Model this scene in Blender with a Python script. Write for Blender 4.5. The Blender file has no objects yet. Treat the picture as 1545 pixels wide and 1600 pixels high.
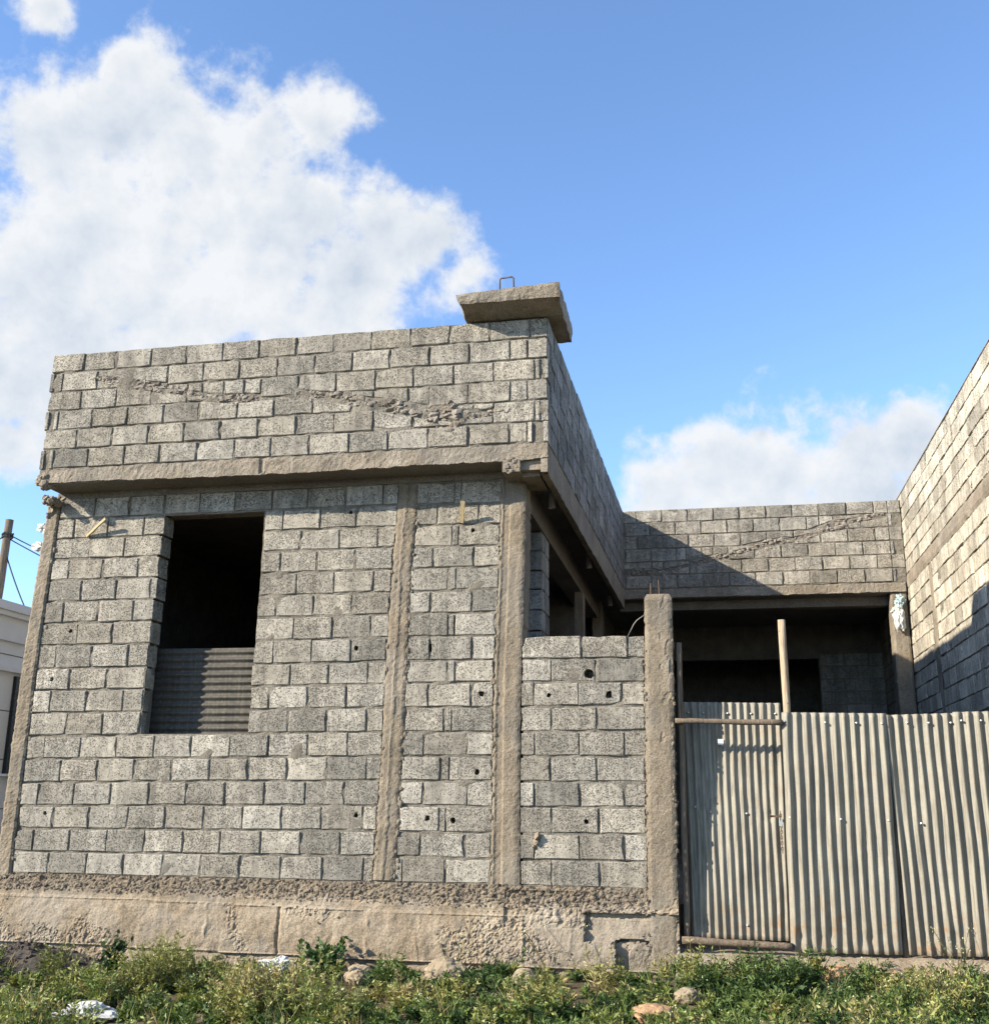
import bpy, bmesh, math, random
import numpy as np
from mathutils import Vector, Matrix, noise
random.seed(7)
rng = np.random.default_rng(11)
S = bpy.context.scene
COL = S.collection

# ------------------------------------------------------------------ camera
cam_d = bpy.data.cameras.new('camera')
cam = bpy.data.objects.new('camera', cam_d)
COL.objects.link(cam)
YAW, PIT, ROL = 0.2002, 0.2683, 0.0100
fw = Vector((-math.sin(YAW) * math.cos(PIT), math.cos(YAW) * math.cos(PIT), math.sin(PIT)))
rt = Vector((math.cos(YAW), math.sin(YAW), 0))
up = rt.cross(fw)
rt2 = rt * math.cos(ROL) + up * math.sin(ROL)
up2 = -rt * math.sin(ROL) + up * math.cos(ROL)
M = Matrix((rt2, up2, -fw)).transposed().to_4x4()
M.translation = Vector((5.8313, -9.5452, 0.6587))
cam.matrix_world = M
cam_d.sensor_fit = 'HORIZONTAL'
cam_d.sensor_width = 36.0
cam_d.lens = 36.0 * 1688.64 / 1545.0
cam_d.shift_y = -0.0038
cam_d.clip_start = 0.1
cam_d.clip_end = 2000
S.camera = cam

# ------------------------------------------------------------------ sun, sky, exposure
SUN = Vector((1.0, 0.63, -0.58)).normalized()          # direction the light travels
sun_d = bpy.data.lights.new('sun', 'SUN')
sun_d.energy = 5.0
sun_d.angle = math.radians(0.55)
sun_d.color = (1.0, 0.90, 0.74)
sun = bpy.data.objects.new('sun', sun_d)
COL.objects.link(sun)
sun.rotation_euler = SUN.to_track_quat('-Z', 'Y').to_euler()
sun.location = (-20, -20, 20)

W = bpy.data.worlds.new('World')
S.world = W
W.use_nodes = True
wn, wl = W.node_tree.nodes, W.node_tree.links
wn.clear()


def NW(t, **k):
    n = wn.new(t)
    for a, b in k.items():
        setattr(n, a, b)
    return n


sky = NW('ShaderNodeTexSky', sky_type='NISHITA', sun_disc=False)
sky.sun_elevation = math.asin(-SUN.z)
sky.sun_rotation = math.atan2(-SUN.x, -SUN.y) % (2 * math.pi)
sky.altitude = 1500
sky.air_density = 1.05
sky.dust_density = 0.35
sky.ozone_density = 4.0
bg_sky = NW('ShaderNodeBackground')
bg_sky.inputs['Strength'].default_value = 0.15
wl.new(sky.outputs[0], bg_sky.inputs['Color'])
tc = NW('ShaderNodeTexCoord')
DIR = tc.outputs['Generated']
# cumulus clouds: soft lobes at fixed directions in the sky, broken up by fractal noise
LOBES = [(-0.517, 0.685, 0.51, 0.05), (-0.463, 0.705, 0.535, 0.042), (-0.447, 0.680, 0.581, 0.020), (-0.415, 0.738, 0.531, 0.064),
         (-0.501, 0.728, 0.468, 0.080), (-0.41, 0.773, 0.484, 0.093), (-0.458, 0.784, 0.42, 0.093), (-0.354, 0.754, 0.553, 0.033),
         (-0.312, 0.763, 0.566, 0.034), (-0.543, 0.739, 0.4, 0.077), (-0.338, 0.796, 0.502, 0.05), (-0.321, 0.843, 0.431, 0.057),
         (-0.37, 0.809, 0.456, 0.067), (-0.27, 0.824, 0.498, 0.042), (-0.245, 0.841, 0.483, 0.040), (-0.222, 0.843, 0.491, 0.028),
         (-0.205, 0.863, 0.462, 0.028), (-0.486, 0.633, 0.603, 0.017), (-0.571, 0.769, 0.287, 0.03), (-0.296, 0.836, 0.463, 0.04),
         (0.052, 0.945, 0.322, 0.014), (0.011, 0.957, 0.289, 0.044), (0.067, 0.956, 0.286, 0.054), (0.127, 0.947, 0.295, 0.042),
         (0.179, 0.937, 0.306, 0.042), (-0.036, 0.961, 0.268, 0.044), (-0.06, 0.965, 0.25, 0.040), (0.03, 0.963, 0.262, 0.05), (0.2, 0.943, 0.262, 0.05), (0.109, 0.96, 0.258, 0.048), (0.162, 0.954, 0.254, 0.046),
         (0.242, 0.925, 0.293, 0.047),
         (-0.80, 0.30, 0.52, 0.16), (-0.88, -0.1, 0.45, 0.14), (0.75, 0.55, 0.36, 0.13), (0.9, -0.1, 0.42, 0.15),
         (0.3, -0.85, 0.42, 0.17), (-0.1, -0.9, 0.42, 0.12), (-0.66, 0.66, 0.34, 0.10), (-0.55, 0.76, 0.345, 0.06), (-0.50, 0.79, 0.345, 0.05)]


def vadd(a, off):
    n = NW('ShaderNodeVectorMath', operation='ADD')
    wl.new(a, n.inputs[0])
    n.inputs[1].default_value = off
    return n.outputs[0]


def mth(op, a, b=None, c=None, clamp=False):
    n = NW('ShaderNodeMath', operation=op, use_clamp=clamp)
    for i, q in enumerate((a, b, c)):
        if q is None:
            continue
        if isinstance(q, (int, float)):
            n.inputs[i].default_value = q
        else:
            wl.new(q, n.inputs[i])
    return n.outputs[0]


def lobes(vec):
    acc = None
    for x, y, z, r in LOBES:
        l = math.sqrt(x * x + y * y + z * z)
        n = NW('ShaderNodeVectorMath', operation='DISTANCE')
        wl.new(vec, n.inputs[0])
        n.inputs[1].default_value = (x / l, y / l, z / l)
        s = mth('MULTIPLY_ADD', n.outputs['Value'], -1.0 / r, 1.22)
        acc = s if acc is None else mth('SMOOTH_MAX', acc, s, 0.6)
    return mth('MINIMUM', acc, 1.7)


def fbm(vec, scale, detail, rough=0.55, dist=0.0):
    n = NW('ShaderNodeTexNoise')
    n.inputs['Scale'].default_value = scale
    n.inputs['Detail'].default_value = detail
    n.inputs['Roughness'].default_value = rough
    n.inputs['Distortion'].default_value = dist
    wl.new(vec, n.inputs['Vector'])
    return n.outputs['Fac']


LB = lobes(DIR)


def density(vec):
    a = fbm(vec, 17.0, 9.0, 0.58, 0.1)
    b = fbm(vec, 60.0, 6.0, 0.62)
    t = mth('MULTIPLY_ADD', a, 2.9, -1.40)
    t = mth('MULTIPLY_ADD', mth('SUBTRACT', b, 0.5), 0.7, t)
    return t


D0 = density(DIR)
toward = (-0.011, -0.006, 0.014)
D1 = density(vadd(DIR, toward))
dens = mth('ADD', LB, D0)
alpha_n = NW('ShaderNodeMapRange', interpolation_type='SMOOTHSTEP')
alpha_n.inputs['From Min'].default_value = -0.12
alpha_n.inputs['From Max'].default_value = 0.72
alpha_n.inputs['To Max'].default_value = 0.97
wl.new(dens, alpha_n.inputs['Value'])
shade = mth('SUBTRACT', D0, D1)
broad = fbm(vadd(DIR, (3.1, 1.7, 0.4)), 7.0, 3.0, 0.5)
lit = mth('MULTIPLY_ADD', shade, 0.42, 0.84)
lit = mth('MULTIPLY_ADD', mth('SUBTRACT', broad, 0.5), 0.7, lit)
thick = NW('ShaderNodeMapRange')
thick.inputs['From Min'].default_value = 0.3
thick.inputs['From Max'].default_value = 2.0
thick.inputs['To Min'].default_value = 0.12
thick.inputs['To Max'].default_value = -0.42
wl.new(dens, thick.inputs['Value'])
lit = mth('ADD', lit, thick.outputs[0], clamp=True)
ramp = NW('ShaderNodeValToRGB')
ramp.color_ramp.elements[0].position = 0.2
ramp.color_ramp.elements[0].color = (0.50, 0.60, 0.74, 1)
ramp.color_ramp.elements[1].position = 0.95
ramp.color_ramp.elements[1].color = (0.93, 0.95, 0.97, 1)
wl.new(lit, ramp.inputs[0])
bg_cl = NW('ShaderNodeBackground')
bg_cl.inputs['Strength'].default_value = 0.43
wl.new(ramp.outputs[0], bg_cl.inputs['Color'])
mixw = NW('ShaderNodeMixShader')
wl.new(alpha_n.outputs[0], mixw.inputs[0])
wl.new(bg_sky.outputs[0], mixw.inputs[1])
wl.new(bg_cl.outputs[0], mixw.inputs[2])
wout = NW('ShaderNodeOutputWorld')
wl.new(mixw.outputs[0], wout.inputs[0])

S.view_settings.view_transform = 'Standard'
S.view_settings.look = 'None'
S.view_settings.gamma = 1.0
S.view_settings.exposure = 1.2
S.render.engine = 'CYCLES'
S.cycles.max_bounces = 6
S.cycles.diffuse_bounces = 4


# ------------------------------------------------------------------ materials
class Mat:
    def __init__(self, name):
        self.m = bpy.data.materials.new(name)
        self.m.use_nodes = True
        self.nt = self.m.node_tree
        self.bsdf = self.nt.nodes['Principled BSDF']
        self.bsdf.inputs['Roughness'].default_value = 0.9
        self.bsdf.inputs['Specular IOR Level'].default_value = 0.2
        self.tc = self.n('ShaderNodeTexCoord')
        self.geo = self.n('ShaderNodeNewGeometry')
        self.pos = self.geo.outputs['Position']
        self.oi = self.n('ShaderNodeObjectInfo')

    def n(self, t, **k):
        q = self.nt.nodes.new(t)
        for a, b in k.items():
            setattr(q, a, b)
        return q

    def l(self, a, b):
        self.nt.links.new(a, b)

    def setin(self, sock, v):
        if isinstance(v, bpy.types.NodeSocket):
            self.l(v, sock)
        else:
            sock.default_value = v

    def math(self, op, a, b=None, c=None, clamp=False):
        q = self.n('ShaderNodeMath', operation=op, use_clamp=clamp)
        for i, v in enumerate((a, b, c)):
            if v is not None:
                self.setin(q.inputs[i], v)
        return q.outputs[0]

    def noise(self, scale, detail=4, rough=0.55, vec=None, dist=0.0):
        q = self.n('ShaderNodeTexNoise')
        q.inputs['Scale'].default_value = scale
        q.inputs['Detail'].default_value = detail
        q.inputs['Roughness'].default_value = rough
        q.inputs['Distortion'].default_value = dist
        self.l(vec or self.pos, q.inputs['Vector'])
        return q.outputs['Fac']

    def voro(self, scale, feature='F1', vec=None, rand=1.0):
        q = self.n('ShaderNodeTexVoronoi', feature=feature)
        q.inputs['Scale'].default_value = scale
        q.inputs['Randomness'].default_value = rand
        self.l(vec or self.pos, q.inputs['Vector'])
        return q

    def rng(self, v, a, b, c=0.0, d=1.0, smooth=True):
        q = self.n('ShaderNodeMapRange', interpolation_type='SMOOTHSTEP' if smooth else 'LINEAR')
        self.l(v, q.inputs['Value'])
        for i, x in zip(('From Min', 'From Max', 'To Min', 'To Max'), (a, b, c, d)):
            self.setin(q.inputs[i], x)
        return q.outputs['Result']

    def mix(self, f, a, b, mode='MIX'):
        q = self.n('ShaderNodeMix', data_type='RGBA', blend_type=mode)
        self.setin(q.inputs[0], f)
        self.setin(q.inputs[6], a if not isinstance(a, tuple) else (*a[:3], 1))
        self.setin(q.inputs[7], b if not isinstance(b, tuple) else (*b[:3], 1))
        return q.outputs[2]

    def ramp(self, v, stops):
        q = self.n('ShaderNodeValToRGB')
        e = q.color_ramp.elements
        while len(e) < len(stops):
            e.new(0.5)
        for i, (p, c) in enumerate(stops):
            e[i].position = p
            e[i].color = (*c, 1)
        self.l(v, q.inputs[0])
        return q.outputs[0]

    def color(self, c):
        self.setin(self.bsdf.inputs['Base Color'], c if not isinstance(c, tuple) else (*c[:3], 1))
        return self

    def bump(self, h, strength=0.5, dist=0.01):
        q = self.n('ShaderNodeBump')
        q.inputs['Strength'].default_value = strength
        q.inputs['Distance'].default_value = dist
        self.l(h, q.inputs['Height'])
        self.l(q.outputs[0], self.bsdf.inputs['Normal'])
        return self

    def rough(self, v):
        self.setin(self.bsdf.inputs['Roughness'], v)
        return self


def block_material(name, tone, warm, pits=0.0):
    """porous lightweight concrete block: pale skin, pits of dark aggregate with their own shade painted in"""
    m = Mat(name)
    r = m.oi.outputs['Random']
    r2 = m.math('FRACT', m.math('MULTIPLY', r, 7.31))
    r3 = m.math('FRACT', m.math('MULTIPLY', r, 23.7))
    big = m.noise(8.0, 3, 0.6)
    n1 = m.noise(120.0, 3, 0.6)
    sep = m.n('ShaderNodeSeparateXYZ')
    m.l(m.tc.outputs['Object'], sep.inputs[0])
    low = m.rng(sep.outputs['Z'], -0.5, -0.26, 0.22, 0.0)        # denser skin at the lower edge of each block
    prob = m.math('MULTIPLY_ADD', r2, 0.30, 0.20 + pits)
    prob = m.math('MULTIPLY_ADD', m.math('SUBTRACT', big, 0.5), 1.3, prob)
    prob = m.math('SUBTRACT', prob, low)
    wob = m.n('ShaderNodeTexNoise')
    wob.inputs['Scale'].default_value = 150.0
    m.l(m.pos, wob.inputs['Vector'])
    off = m.n('ShaderNodeVectorMath', operation='MULTIPLY_ADD')
    m.l(wob.outputs['Color'], off.inputs[0])
    off.inputs[1].default_value = (0.007, 0.007, 0.007)
    m.l(m.pos, off.inputs[2])
    parts = []
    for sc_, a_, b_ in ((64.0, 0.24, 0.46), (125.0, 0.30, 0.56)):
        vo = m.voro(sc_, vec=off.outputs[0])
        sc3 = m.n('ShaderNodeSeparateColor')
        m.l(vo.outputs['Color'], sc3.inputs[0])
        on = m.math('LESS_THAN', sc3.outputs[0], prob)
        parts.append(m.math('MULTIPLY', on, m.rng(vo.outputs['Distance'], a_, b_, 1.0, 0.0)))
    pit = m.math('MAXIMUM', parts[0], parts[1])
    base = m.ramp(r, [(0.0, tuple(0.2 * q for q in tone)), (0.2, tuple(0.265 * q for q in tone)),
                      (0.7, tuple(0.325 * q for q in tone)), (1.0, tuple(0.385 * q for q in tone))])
    base = m.mix(m.math('MULTIPLY', r3, warm), base, (0.36, 0.31, 0.235))
    stain = m.rng(m.noise(2.3, 5, 0.65), 0.35, 0.68, 0.76, 1.14)
    mott = m.rng(m.noise(22.0, 4, 0.7), 0.3, 0.7, 0.80, 1.16)
    fine = m.rng(m.noise(260.0, 2), 0.3, 0.7, 0.88, 1.10)
    k = m.math('MULTIPLY', m.math('MULTIPLY', stain, fine), mott)
    mp = m.n('ShaderNodeMapping')
    mp.inputs['Scale'].default_value = (7, 7, 0.55)
    m.l(m.pos, mp.inputs['Vector'])
    k = m.math('MULTIPLY', k, m.rng(m.noise(1.6, 5, 0.65, mp.outputs[0]), 0.36, 0.62, 0.80, 1.08))     # rain streaks
    cmb = m.n('ShaderNodeCombineColor')
    for i in range(3):
        m.l(k, cmb.inputs[i])
    base = m.mix(1.0, base, cmb.outputs[0], 'MULTIPLY')
    col = m.mix(m.math('MULTIPLY', pit, 0.68), base, (0.042, 0.040, 0.036))  # pit colour: dark aggregate plus the self-shadow of the pores, painted in
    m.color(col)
    h = m.math('SUBTRACT', m.math('MULTIPLY', n1, 0.5), pit)
    m.bump(h, 1.0, 0.010)
    return m.m


def concrete_material(name, a, b, c, scale=1.0, pits=0.5, bump=0.7):
    m = Mat(name)
    t = m.noise(3.2 * scale, 6, 0.62)
    col = m.ramp(t, [(0.30, a), (0.52, b), (0.72, c)])
    sp = m.rng(m.noise(90.0 * scale, 4, 0.6), 0.38, 0.62, 0.72, 1.12)
    cmb = m.n('ShaderNodeCombineColor')
    for i in range(3):
        m.l(sp, cmb.inputs[i])
    col = m.mix(1.0, col, cmb.outputs[0], 'MULTIPLY')
    pit = m.rng(m.noise(60.0 * scale, 2, 0.5, dist=1.0), 0.27, 0.34, pits, 0.0)
    col = m.mix(pit, col, (0.06, 0.05, 0.04))
    grey = m.rng(m.noise(1.4 * scale, 4, 0.6), 0.46, 0.62, 0.0, 0.34)      # paler, greyer pours
    g3 = sum(b) / 3
    col = m.mix(grey, col, (g3 * 1.06, g3 * 1.0, g3 * .90))
    # streaks of washed-down cement
    mp = m.n('ShaderNodeMapping')
    mp.inputs['Scale'].default_value = (9, 9, 0.7)
    m.l(m.pos, mp.inputs['Vector'])
    st = m.rng(m.noise(2.0, 4, 0.6, mp.outputs[0]), 0.5, 0.75, 0.0, 0.45)
    col = m.mix(st, col, c)
    m.color(col)
    h = m.math('ADD', m.math('MULTIPLY', m.noise(24 * scale, 5, 0.65), 1.0), m.math('MULTIPLY', m.noise(110 * scale, 3), 0.5))
    h = m.math('SUBTRACT', h, pit)
    m.bump(h, bump, 0.02)
    return m.m


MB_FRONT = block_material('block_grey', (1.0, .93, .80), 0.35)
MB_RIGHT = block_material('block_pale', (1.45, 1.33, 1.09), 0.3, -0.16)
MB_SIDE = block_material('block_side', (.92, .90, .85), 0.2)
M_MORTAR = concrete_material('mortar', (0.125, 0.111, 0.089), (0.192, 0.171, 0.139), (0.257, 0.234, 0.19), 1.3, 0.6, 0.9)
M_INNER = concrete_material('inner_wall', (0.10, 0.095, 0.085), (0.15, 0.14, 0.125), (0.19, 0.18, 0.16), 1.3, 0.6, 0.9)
M_COLUMN = concrete_material('column_concrete', (0.125, 0.105, 0.08), (0.2, 0.163, 0.118), (0.275, 0.232, 0.178), 1.0, 0.7, 0.45)
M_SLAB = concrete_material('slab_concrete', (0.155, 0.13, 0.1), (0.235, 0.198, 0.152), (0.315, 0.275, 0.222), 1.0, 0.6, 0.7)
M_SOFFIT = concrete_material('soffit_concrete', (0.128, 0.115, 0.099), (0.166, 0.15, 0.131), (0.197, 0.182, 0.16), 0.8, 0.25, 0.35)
M_FOUND = concrete_material('foundation_concrete', (0.193, 0.148, 0.099), (0.276, 0.219, 0.155), (0.339, 0.285, 0.214), 0.8, 0.55, 0.55)
def foundation_bands(mat):
    nt = mat.node_tree
    b = nt.nodes['Principled BSDF']
    src = b.inputs['Base Color'].links[0].from_socket
    geo = nt.nodes.new('ShaderNodeNewGeometry')
    sp = nt.nodes.new('ShaderNodeSeparateXYZ')
    nt.links.new(geo.outputs['Position'], sp.inputs[0])
    no = nt.nodes.new('ShaderNodeTexNoise')
    no.inputs['Scale'].default_value = 5.0
    no.inputs['Detail'].default_value = 5.0
    nt.links.new(geo.outputs['Position'], no.inputs['Vector'])
    ad = nt.nodes.new('ShaderNodeMath')
    ad.operation = 'MULTIPLY_ADD'
    nt.links.new(no.outputs['Fac'], ad.inputs[0])
    ad.inputs[1].default_value = .16
    nt.links.new(sp.outputs['Z'], ad.inputs[2])
    mr = nt.nodes.new('ShaderNodeMapRange')
    mr.interpolation_type = 'SMOOTHSTEP'
    nt.links.new(ad.outputs[0], mr.inputs['Value'])
    mr.inputs['From Min'].default_value = -.10
    mr.inputs['From Max'].default_value = -.02
    mr.inputs['To Max'].default_value = .62
    mx = nt.nodes.new('ShaderNodeMix')
    mx.data_type = 'RGBA'
    nt.links.new(mr.outputs[0], mx.inputs[0])
    nt.links.new(src, mx.inputs[6])
    mx.inputs[7].default_value = (.115, .092, .066, 1)
    nt.links.new(mx.outputs[2], b.inputs['Base Color'])


foundation_bands(M_FOUND)
M_RUBBLE = concrete_material('rubble', (0.175, 0.145, 0.115), (0.315, 0.273, 0.226), (0.438, 0.391, 0.337), 3.0, 0.4, 0.9)
M_GRAVEL = concrete_material('gravel', (0.066, 0.052, 0.04), (0.118, 0.094, 0.072), (0.179, 0.154, 0.123), 6.0, 0.3, 0.8)
M_SCORIA = concrete_material('scoria', (0.05, 0.042, 0.036), (0.10, 0.083, 0.07), (0.17, 0.14, 0.115), 5.0, 0.4, 0.9)


def simple(name, col, rough=0.8, metal=0.0, var=0.15, scale=20, bump=0.2, spec=0.3):
    m = Mat(name)
    t = m.rng(m.noise(scale, 4, 0.6), 0.3, 0.7, 1 - var, 1 + var)
    cmb = m.n('ShaderNodeCombineColor')
    for i in range(3):
        m.l(t, cmb.inputs[i])
    m.color(m.mix(1.0, col, cmb.outputs[0], 'MULTIPLY'))
    m.bsdf.inputs['Metallic'].default_value = metal
    m.bsdf.inputs['Specular IOR Level'].default_value = spec
    m.rough(rough)
    m.bump(m.noise(scale * 3, 4), bump, 0.01)
    return m.m


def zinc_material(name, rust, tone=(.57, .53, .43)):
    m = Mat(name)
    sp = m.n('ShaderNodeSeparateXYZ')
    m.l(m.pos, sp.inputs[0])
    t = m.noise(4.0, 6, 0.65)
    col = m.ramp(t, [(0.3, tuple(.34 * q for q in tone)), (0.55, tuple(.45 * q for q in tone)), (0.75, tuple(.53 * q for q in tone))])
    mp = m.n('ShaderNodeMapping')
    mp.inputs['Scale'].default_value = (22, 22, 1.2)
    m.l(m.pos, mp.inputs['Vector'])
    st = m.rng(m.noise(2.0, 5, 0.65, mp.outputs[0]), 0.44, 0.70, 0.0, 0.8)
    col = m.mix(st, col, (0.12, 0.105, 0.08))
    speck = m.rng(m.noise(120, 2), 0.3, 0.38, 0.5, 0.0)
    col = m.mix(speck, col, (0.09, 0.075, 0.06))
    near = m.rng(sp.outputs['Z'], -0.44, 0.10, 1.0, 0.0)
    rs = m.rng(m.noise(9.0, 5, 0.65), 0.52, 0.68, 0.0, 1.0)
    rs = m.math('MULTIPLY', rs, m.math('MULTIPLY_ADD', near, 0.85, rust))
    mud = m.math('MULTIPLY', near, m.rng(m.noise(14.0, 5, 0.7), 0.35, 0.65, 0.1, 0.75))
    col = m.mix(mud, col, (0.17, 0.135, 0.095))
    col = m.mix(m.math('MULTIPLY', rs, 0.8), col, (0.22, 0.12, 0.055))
    m.color(col)
    m.bsdf.inputs['Metallic'].default_value = 0.15
    m.bsdf.inputs['Specular IOR Level'].default_value = 0.35
    m.rough(m.rng(t, 0.3, 0.7, 0.62, 0.85))
    m.bump(m.noise(40, 4), 0.15, 0.004)
    return m.m


def wood_material(name, a, b):
    m = Mat(name)
    mp = m.n('ShaderNodeMapping')
    mp.inputs['Scale'].default_value = (40, 40, 3)
    m.l(m.tc.outputs['Object'], mp.inputs['Vector'])
    t = m.noise(1.6, 6, 0.65, mp.outputs[0])
    col = m.ramp(t, [(0.32, a), (0.5, tuple((x + y) / 2 for x, y in zip(a, b))), (0.66, b)])
    kn = m.rng(m.noise(26, 3), 0.28, 0.36, 0.7, 0.0)
    m.color(m.mix(kn, col, (0.08, 0.055, 0.035)))
    m.bump(t, 0.5, 0.01)
    return m.m


M_ZINC = zinc_material('galvanised_sheet', 0.22)
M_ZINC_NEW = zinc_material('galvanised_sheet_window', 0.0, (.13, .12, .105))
M_WOOD = wood_material('grey_wood', (0.075, 0.055, 0.038), (0.19, 0.15, 0.11))
M_LOG = wood_material('peeled_log', (0.20, 0.135, 0.085), (0.46, 0.38, 0.27))
M_STICK = wood_material('pale_stick', (0.34, 0.25, 0.135), (0.50, 0.41, 0.26))
M_STEEL = simple('rusty_steel', (0.11, 0.075, 0.055), 0.7, 0.5, 0.3)
M_BOLT = simple('bright_bolt', (0.62, 0.62, 0.60), 0.35, 0.8, 0.1)
M_PVC = simple('grey_pipe', (0.42, 0.43, 0.44), 0.4, 0.0, 0.06)
M_PAINT = simple('white_render', (0.74, 0.74, 0.73), 0.8, 0.0, 0.03, 3, 0.05)
M_DARKGLASS = simple('dark_frame', (0.02, 0.022, 0.026), 0.25, 0.0, 0.1)
M_BAGS = simple('pale_plastic', (0.46, 0.47, 0.455), 0.35, 0.0, 0.08, 8, 0.4)
M_BAGB = simple('bluish_plastic', (0.30, 0.39, 0.40), 0.35, 0.0, 0.15, 8, 0.4)
M_WIREGREY = simple('grey_wire', (0.16, 0.155, 0.15), 0.5, 0.4)
M_WIRE = simple('black_wire', (0.03, 0.03, 0.032), 0.6)
M_STONE = simple('pale_stone', (0.235, 0.19, 0.13), 0.9, 0.0, 0.25, 14, 0.6)
M_ORANGE = simple('orange_stone', (0.33, 0.205, 0.115), 0.9, 0.0, 0.25, 14, 0.6)
M_PAPER = simple('yellow_card', (0.45, 0.29, 0.05), 0.8, 0.0, 0.15, 14, 0.3)
M_FLOOR = simple('cement_floor', (0.12, 0.105, 0.085), 0.9, 0.0, 0.2, 5, 0.3)


def soil_material():
    m = Mat('soil')
    t = m.noise(1.7, 6, 0.65)
    col = m.ramp(t, [(0.3, (0.075, 0.055, 0.036)), (0.55, (0.15, 0.115, 0.075)), (0.75, (0.235, 0.185, 0.125))])
    g = m.rng(m.noise(0.5, 5, 0.6), 0.42, 0.6, 0.0, 0.6)
    col = m.mix(g, col, (0.06, 0.075, 0.03))
    m.color(col)
    m.bump(m.noise(18, 6, 0.7), 0.9, 0.05)
    return m.m


M_SOIL = soil_material()


def leaf_material(name):
    m = Mat(name)
    at = m.n('ShaderNodeAttribute', attribute_name='tint')
    m.color(at.outputs['Color'])
    m.rough(0.6)
    m.bsdf.inputs['Specular IOR Level'].default_value = 0.3
    tr = m.n('ShaderNodeBsdfTranslucent')
    m.l(m.mix(1.0, at.outputs['Color'], (1.0, 1.0, 0.55), 'MULTIPLY'), tr.inputs['Color'])
    mx = m.n('ShaderNodeMixShader')
    mx.inputs[0].default_value = 0.28
    out = m.nt.nodes['Material Output']
    m.l(m.bsdf.outputs[0], mx.inputs[1])
    m.l(tr.outputs[0], mx.inputs[2])
    m.l(mx.outputs[0], out.inputs['Surface'])
    return m.m


M_LEAF = leaf_material('leaf')


# ------------------------------------------------------------------ helpers
def link(o, parent=None):
    COL.objects.link(o)
    if parent is not None:
        o.parent = parent
        if parent.type == 'EMPTY':
            o.matrix_parent_inverse = Matrix.Translation(-parent.location)
    return o


def mesh(name, verts, faces, mat, parent=None, smooth=False):
    me = bpy.data.meshes.new(name)
    me.from_pydata([tuple(v) for v in verts], [], [tuple(f) for f in faces])
    me.validate()
    if smooth:
        me.polygons.foreach_set('use_smooth', [True] * len(me.polygons))
    me.materials.append(mat)
    return link(bpy.data.objects.new(name, me), parent)


def thing(name, label, cat, loc, group=None):
    o = bpy.data.objects.new(name, None)
    o.location = loc
    o.empty_display_size = 0.2
    COL.objects.link(o)
    return tag(o, label, cat, group)


def tag(o, label, cat, group=None):
    o['label'] = label
    o['category'] = cat
    if group:
        o['group'] = group
    return o


def kind(o, k):
    o['kind'] = k
    return o


class G:
    """collects geometry for one mesh"""
    def __init__(self):
        self.v, self.f = [], []

    def add(self, v, f):
        b = len(self.v)
        self.v += [tuple(p) for p in v]
        self.f += [tuple(i + b for i in q) for q in f]
        return self

    def box(self, x0, x1, y0, y1, z0, z1):
        return self.add([(x0, y0, z0), (x1, y0, z0), (x1, y1, z0), (x0, y1, z0), (x0, y0, z1), (x1, y0, z1), (x1, y1, z1), (x0, y1, z1)],
                        [(0, 3, 2, 1), (4, 5, 6, 7), (0, 1, 5, 4), (1, 2, 6, 5), (2, 3, 7, 6), (3, 0, 4, 7)])

    def tube(self, pts, r, n=8, jit=0.0, cap=True):
        pts = [Vector(p) for p in pts]
        rs = r if isinstance(r, (list, tuple)) else [r] * len(pts)
        b = len(self.v)
        for i, p in enumerate(pts):
            t = (pts[min(i + 1, len(pts) - 1)] - pts[max(i - 1, 0)]).normalized()
            a = t.cross(Vector((0.3, 0.9, 0.25))).normalized()
            c = t.cross(a)
            for k in range(n):
                an = 2 * math.pi * k / n
                rr = rs[i] * (1 + jit * random.uniform(-1, 1))
                self.v.append(tuple(p + a * rr * math.cos(an) + c * rr * math.sin(an)))
        for i in range(len(pts) - 1):
            for k in range(n):
                k2 = (k + 1) % n
                self.f.append((b + i * n + k, b + i * n + k2, b + (i + 1) * n + k2, b + (i + 1) * n + k))
        if cap:
            self.f.append(tuple(b + k for k in reversed(range(n))))
            e = b + (len(pts) - 1) * n
            self.f.append(tuple(e + k for k in range(n)))
        return self

    def rock(self, c, r, squash=(1, 1, 1), jit=0.25, flat=None):
        b = len(self.v)
        off = Vector((random.uniform(-50, 50), random.uniform(-50, 50), random.uniform(-50, 50)))
        rot = Matrix.Rotation(random.uniform(0, 6.28), 3, Vector((random.gauss(0, 1), random.gauss(0, 1), random.gauss(0, 1))).normalized())
        for v in ICO_V:
            q = v * (1 + jit * noise.noise(v * 1.4 + off) * 2)
            q = rot @ q
            self.v.append((c[0] + q.x * r * squash[0], c[1] + q.y * r * squash[1], c[2] + q.z * r * squash[2]))
        self.f += [tuple(i + b for i in f) for f in ICO_F]
        return self

    def build(self, name, mat, parent=None, smooth=False):
        return mesh(name, self.v, self.f, mat, parent, smooth)


_b = bmesh.new()
bmesh.ops.create_icosphere(_b, subdivisions=1, radius=1)
ICO_V = [v.co.copy() for v in _b.verts]
ICO_F = [tuple(v.index for v in f.verts) for f in _b.faces]
_b.free()
_b = bmesh.new()
bmesh.ops.create_icosphere(_b, subdivisions=4, radius=1)
ICO3_V = [v.co.copy() for v in _b.verts]
ICO3_F = [tuple(v.index for v in f.verts) for f in _b.faces]
_b.free()


def lerp(a, b, t):
    return a + (b - a) * t


def pl(xs, ys):
    return lambda x: float(np.interp(x, xs, ys))


def nz(x, y=0.0, z=0.0):
    return noise.noise(Vector((x, y, z)))


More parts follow.
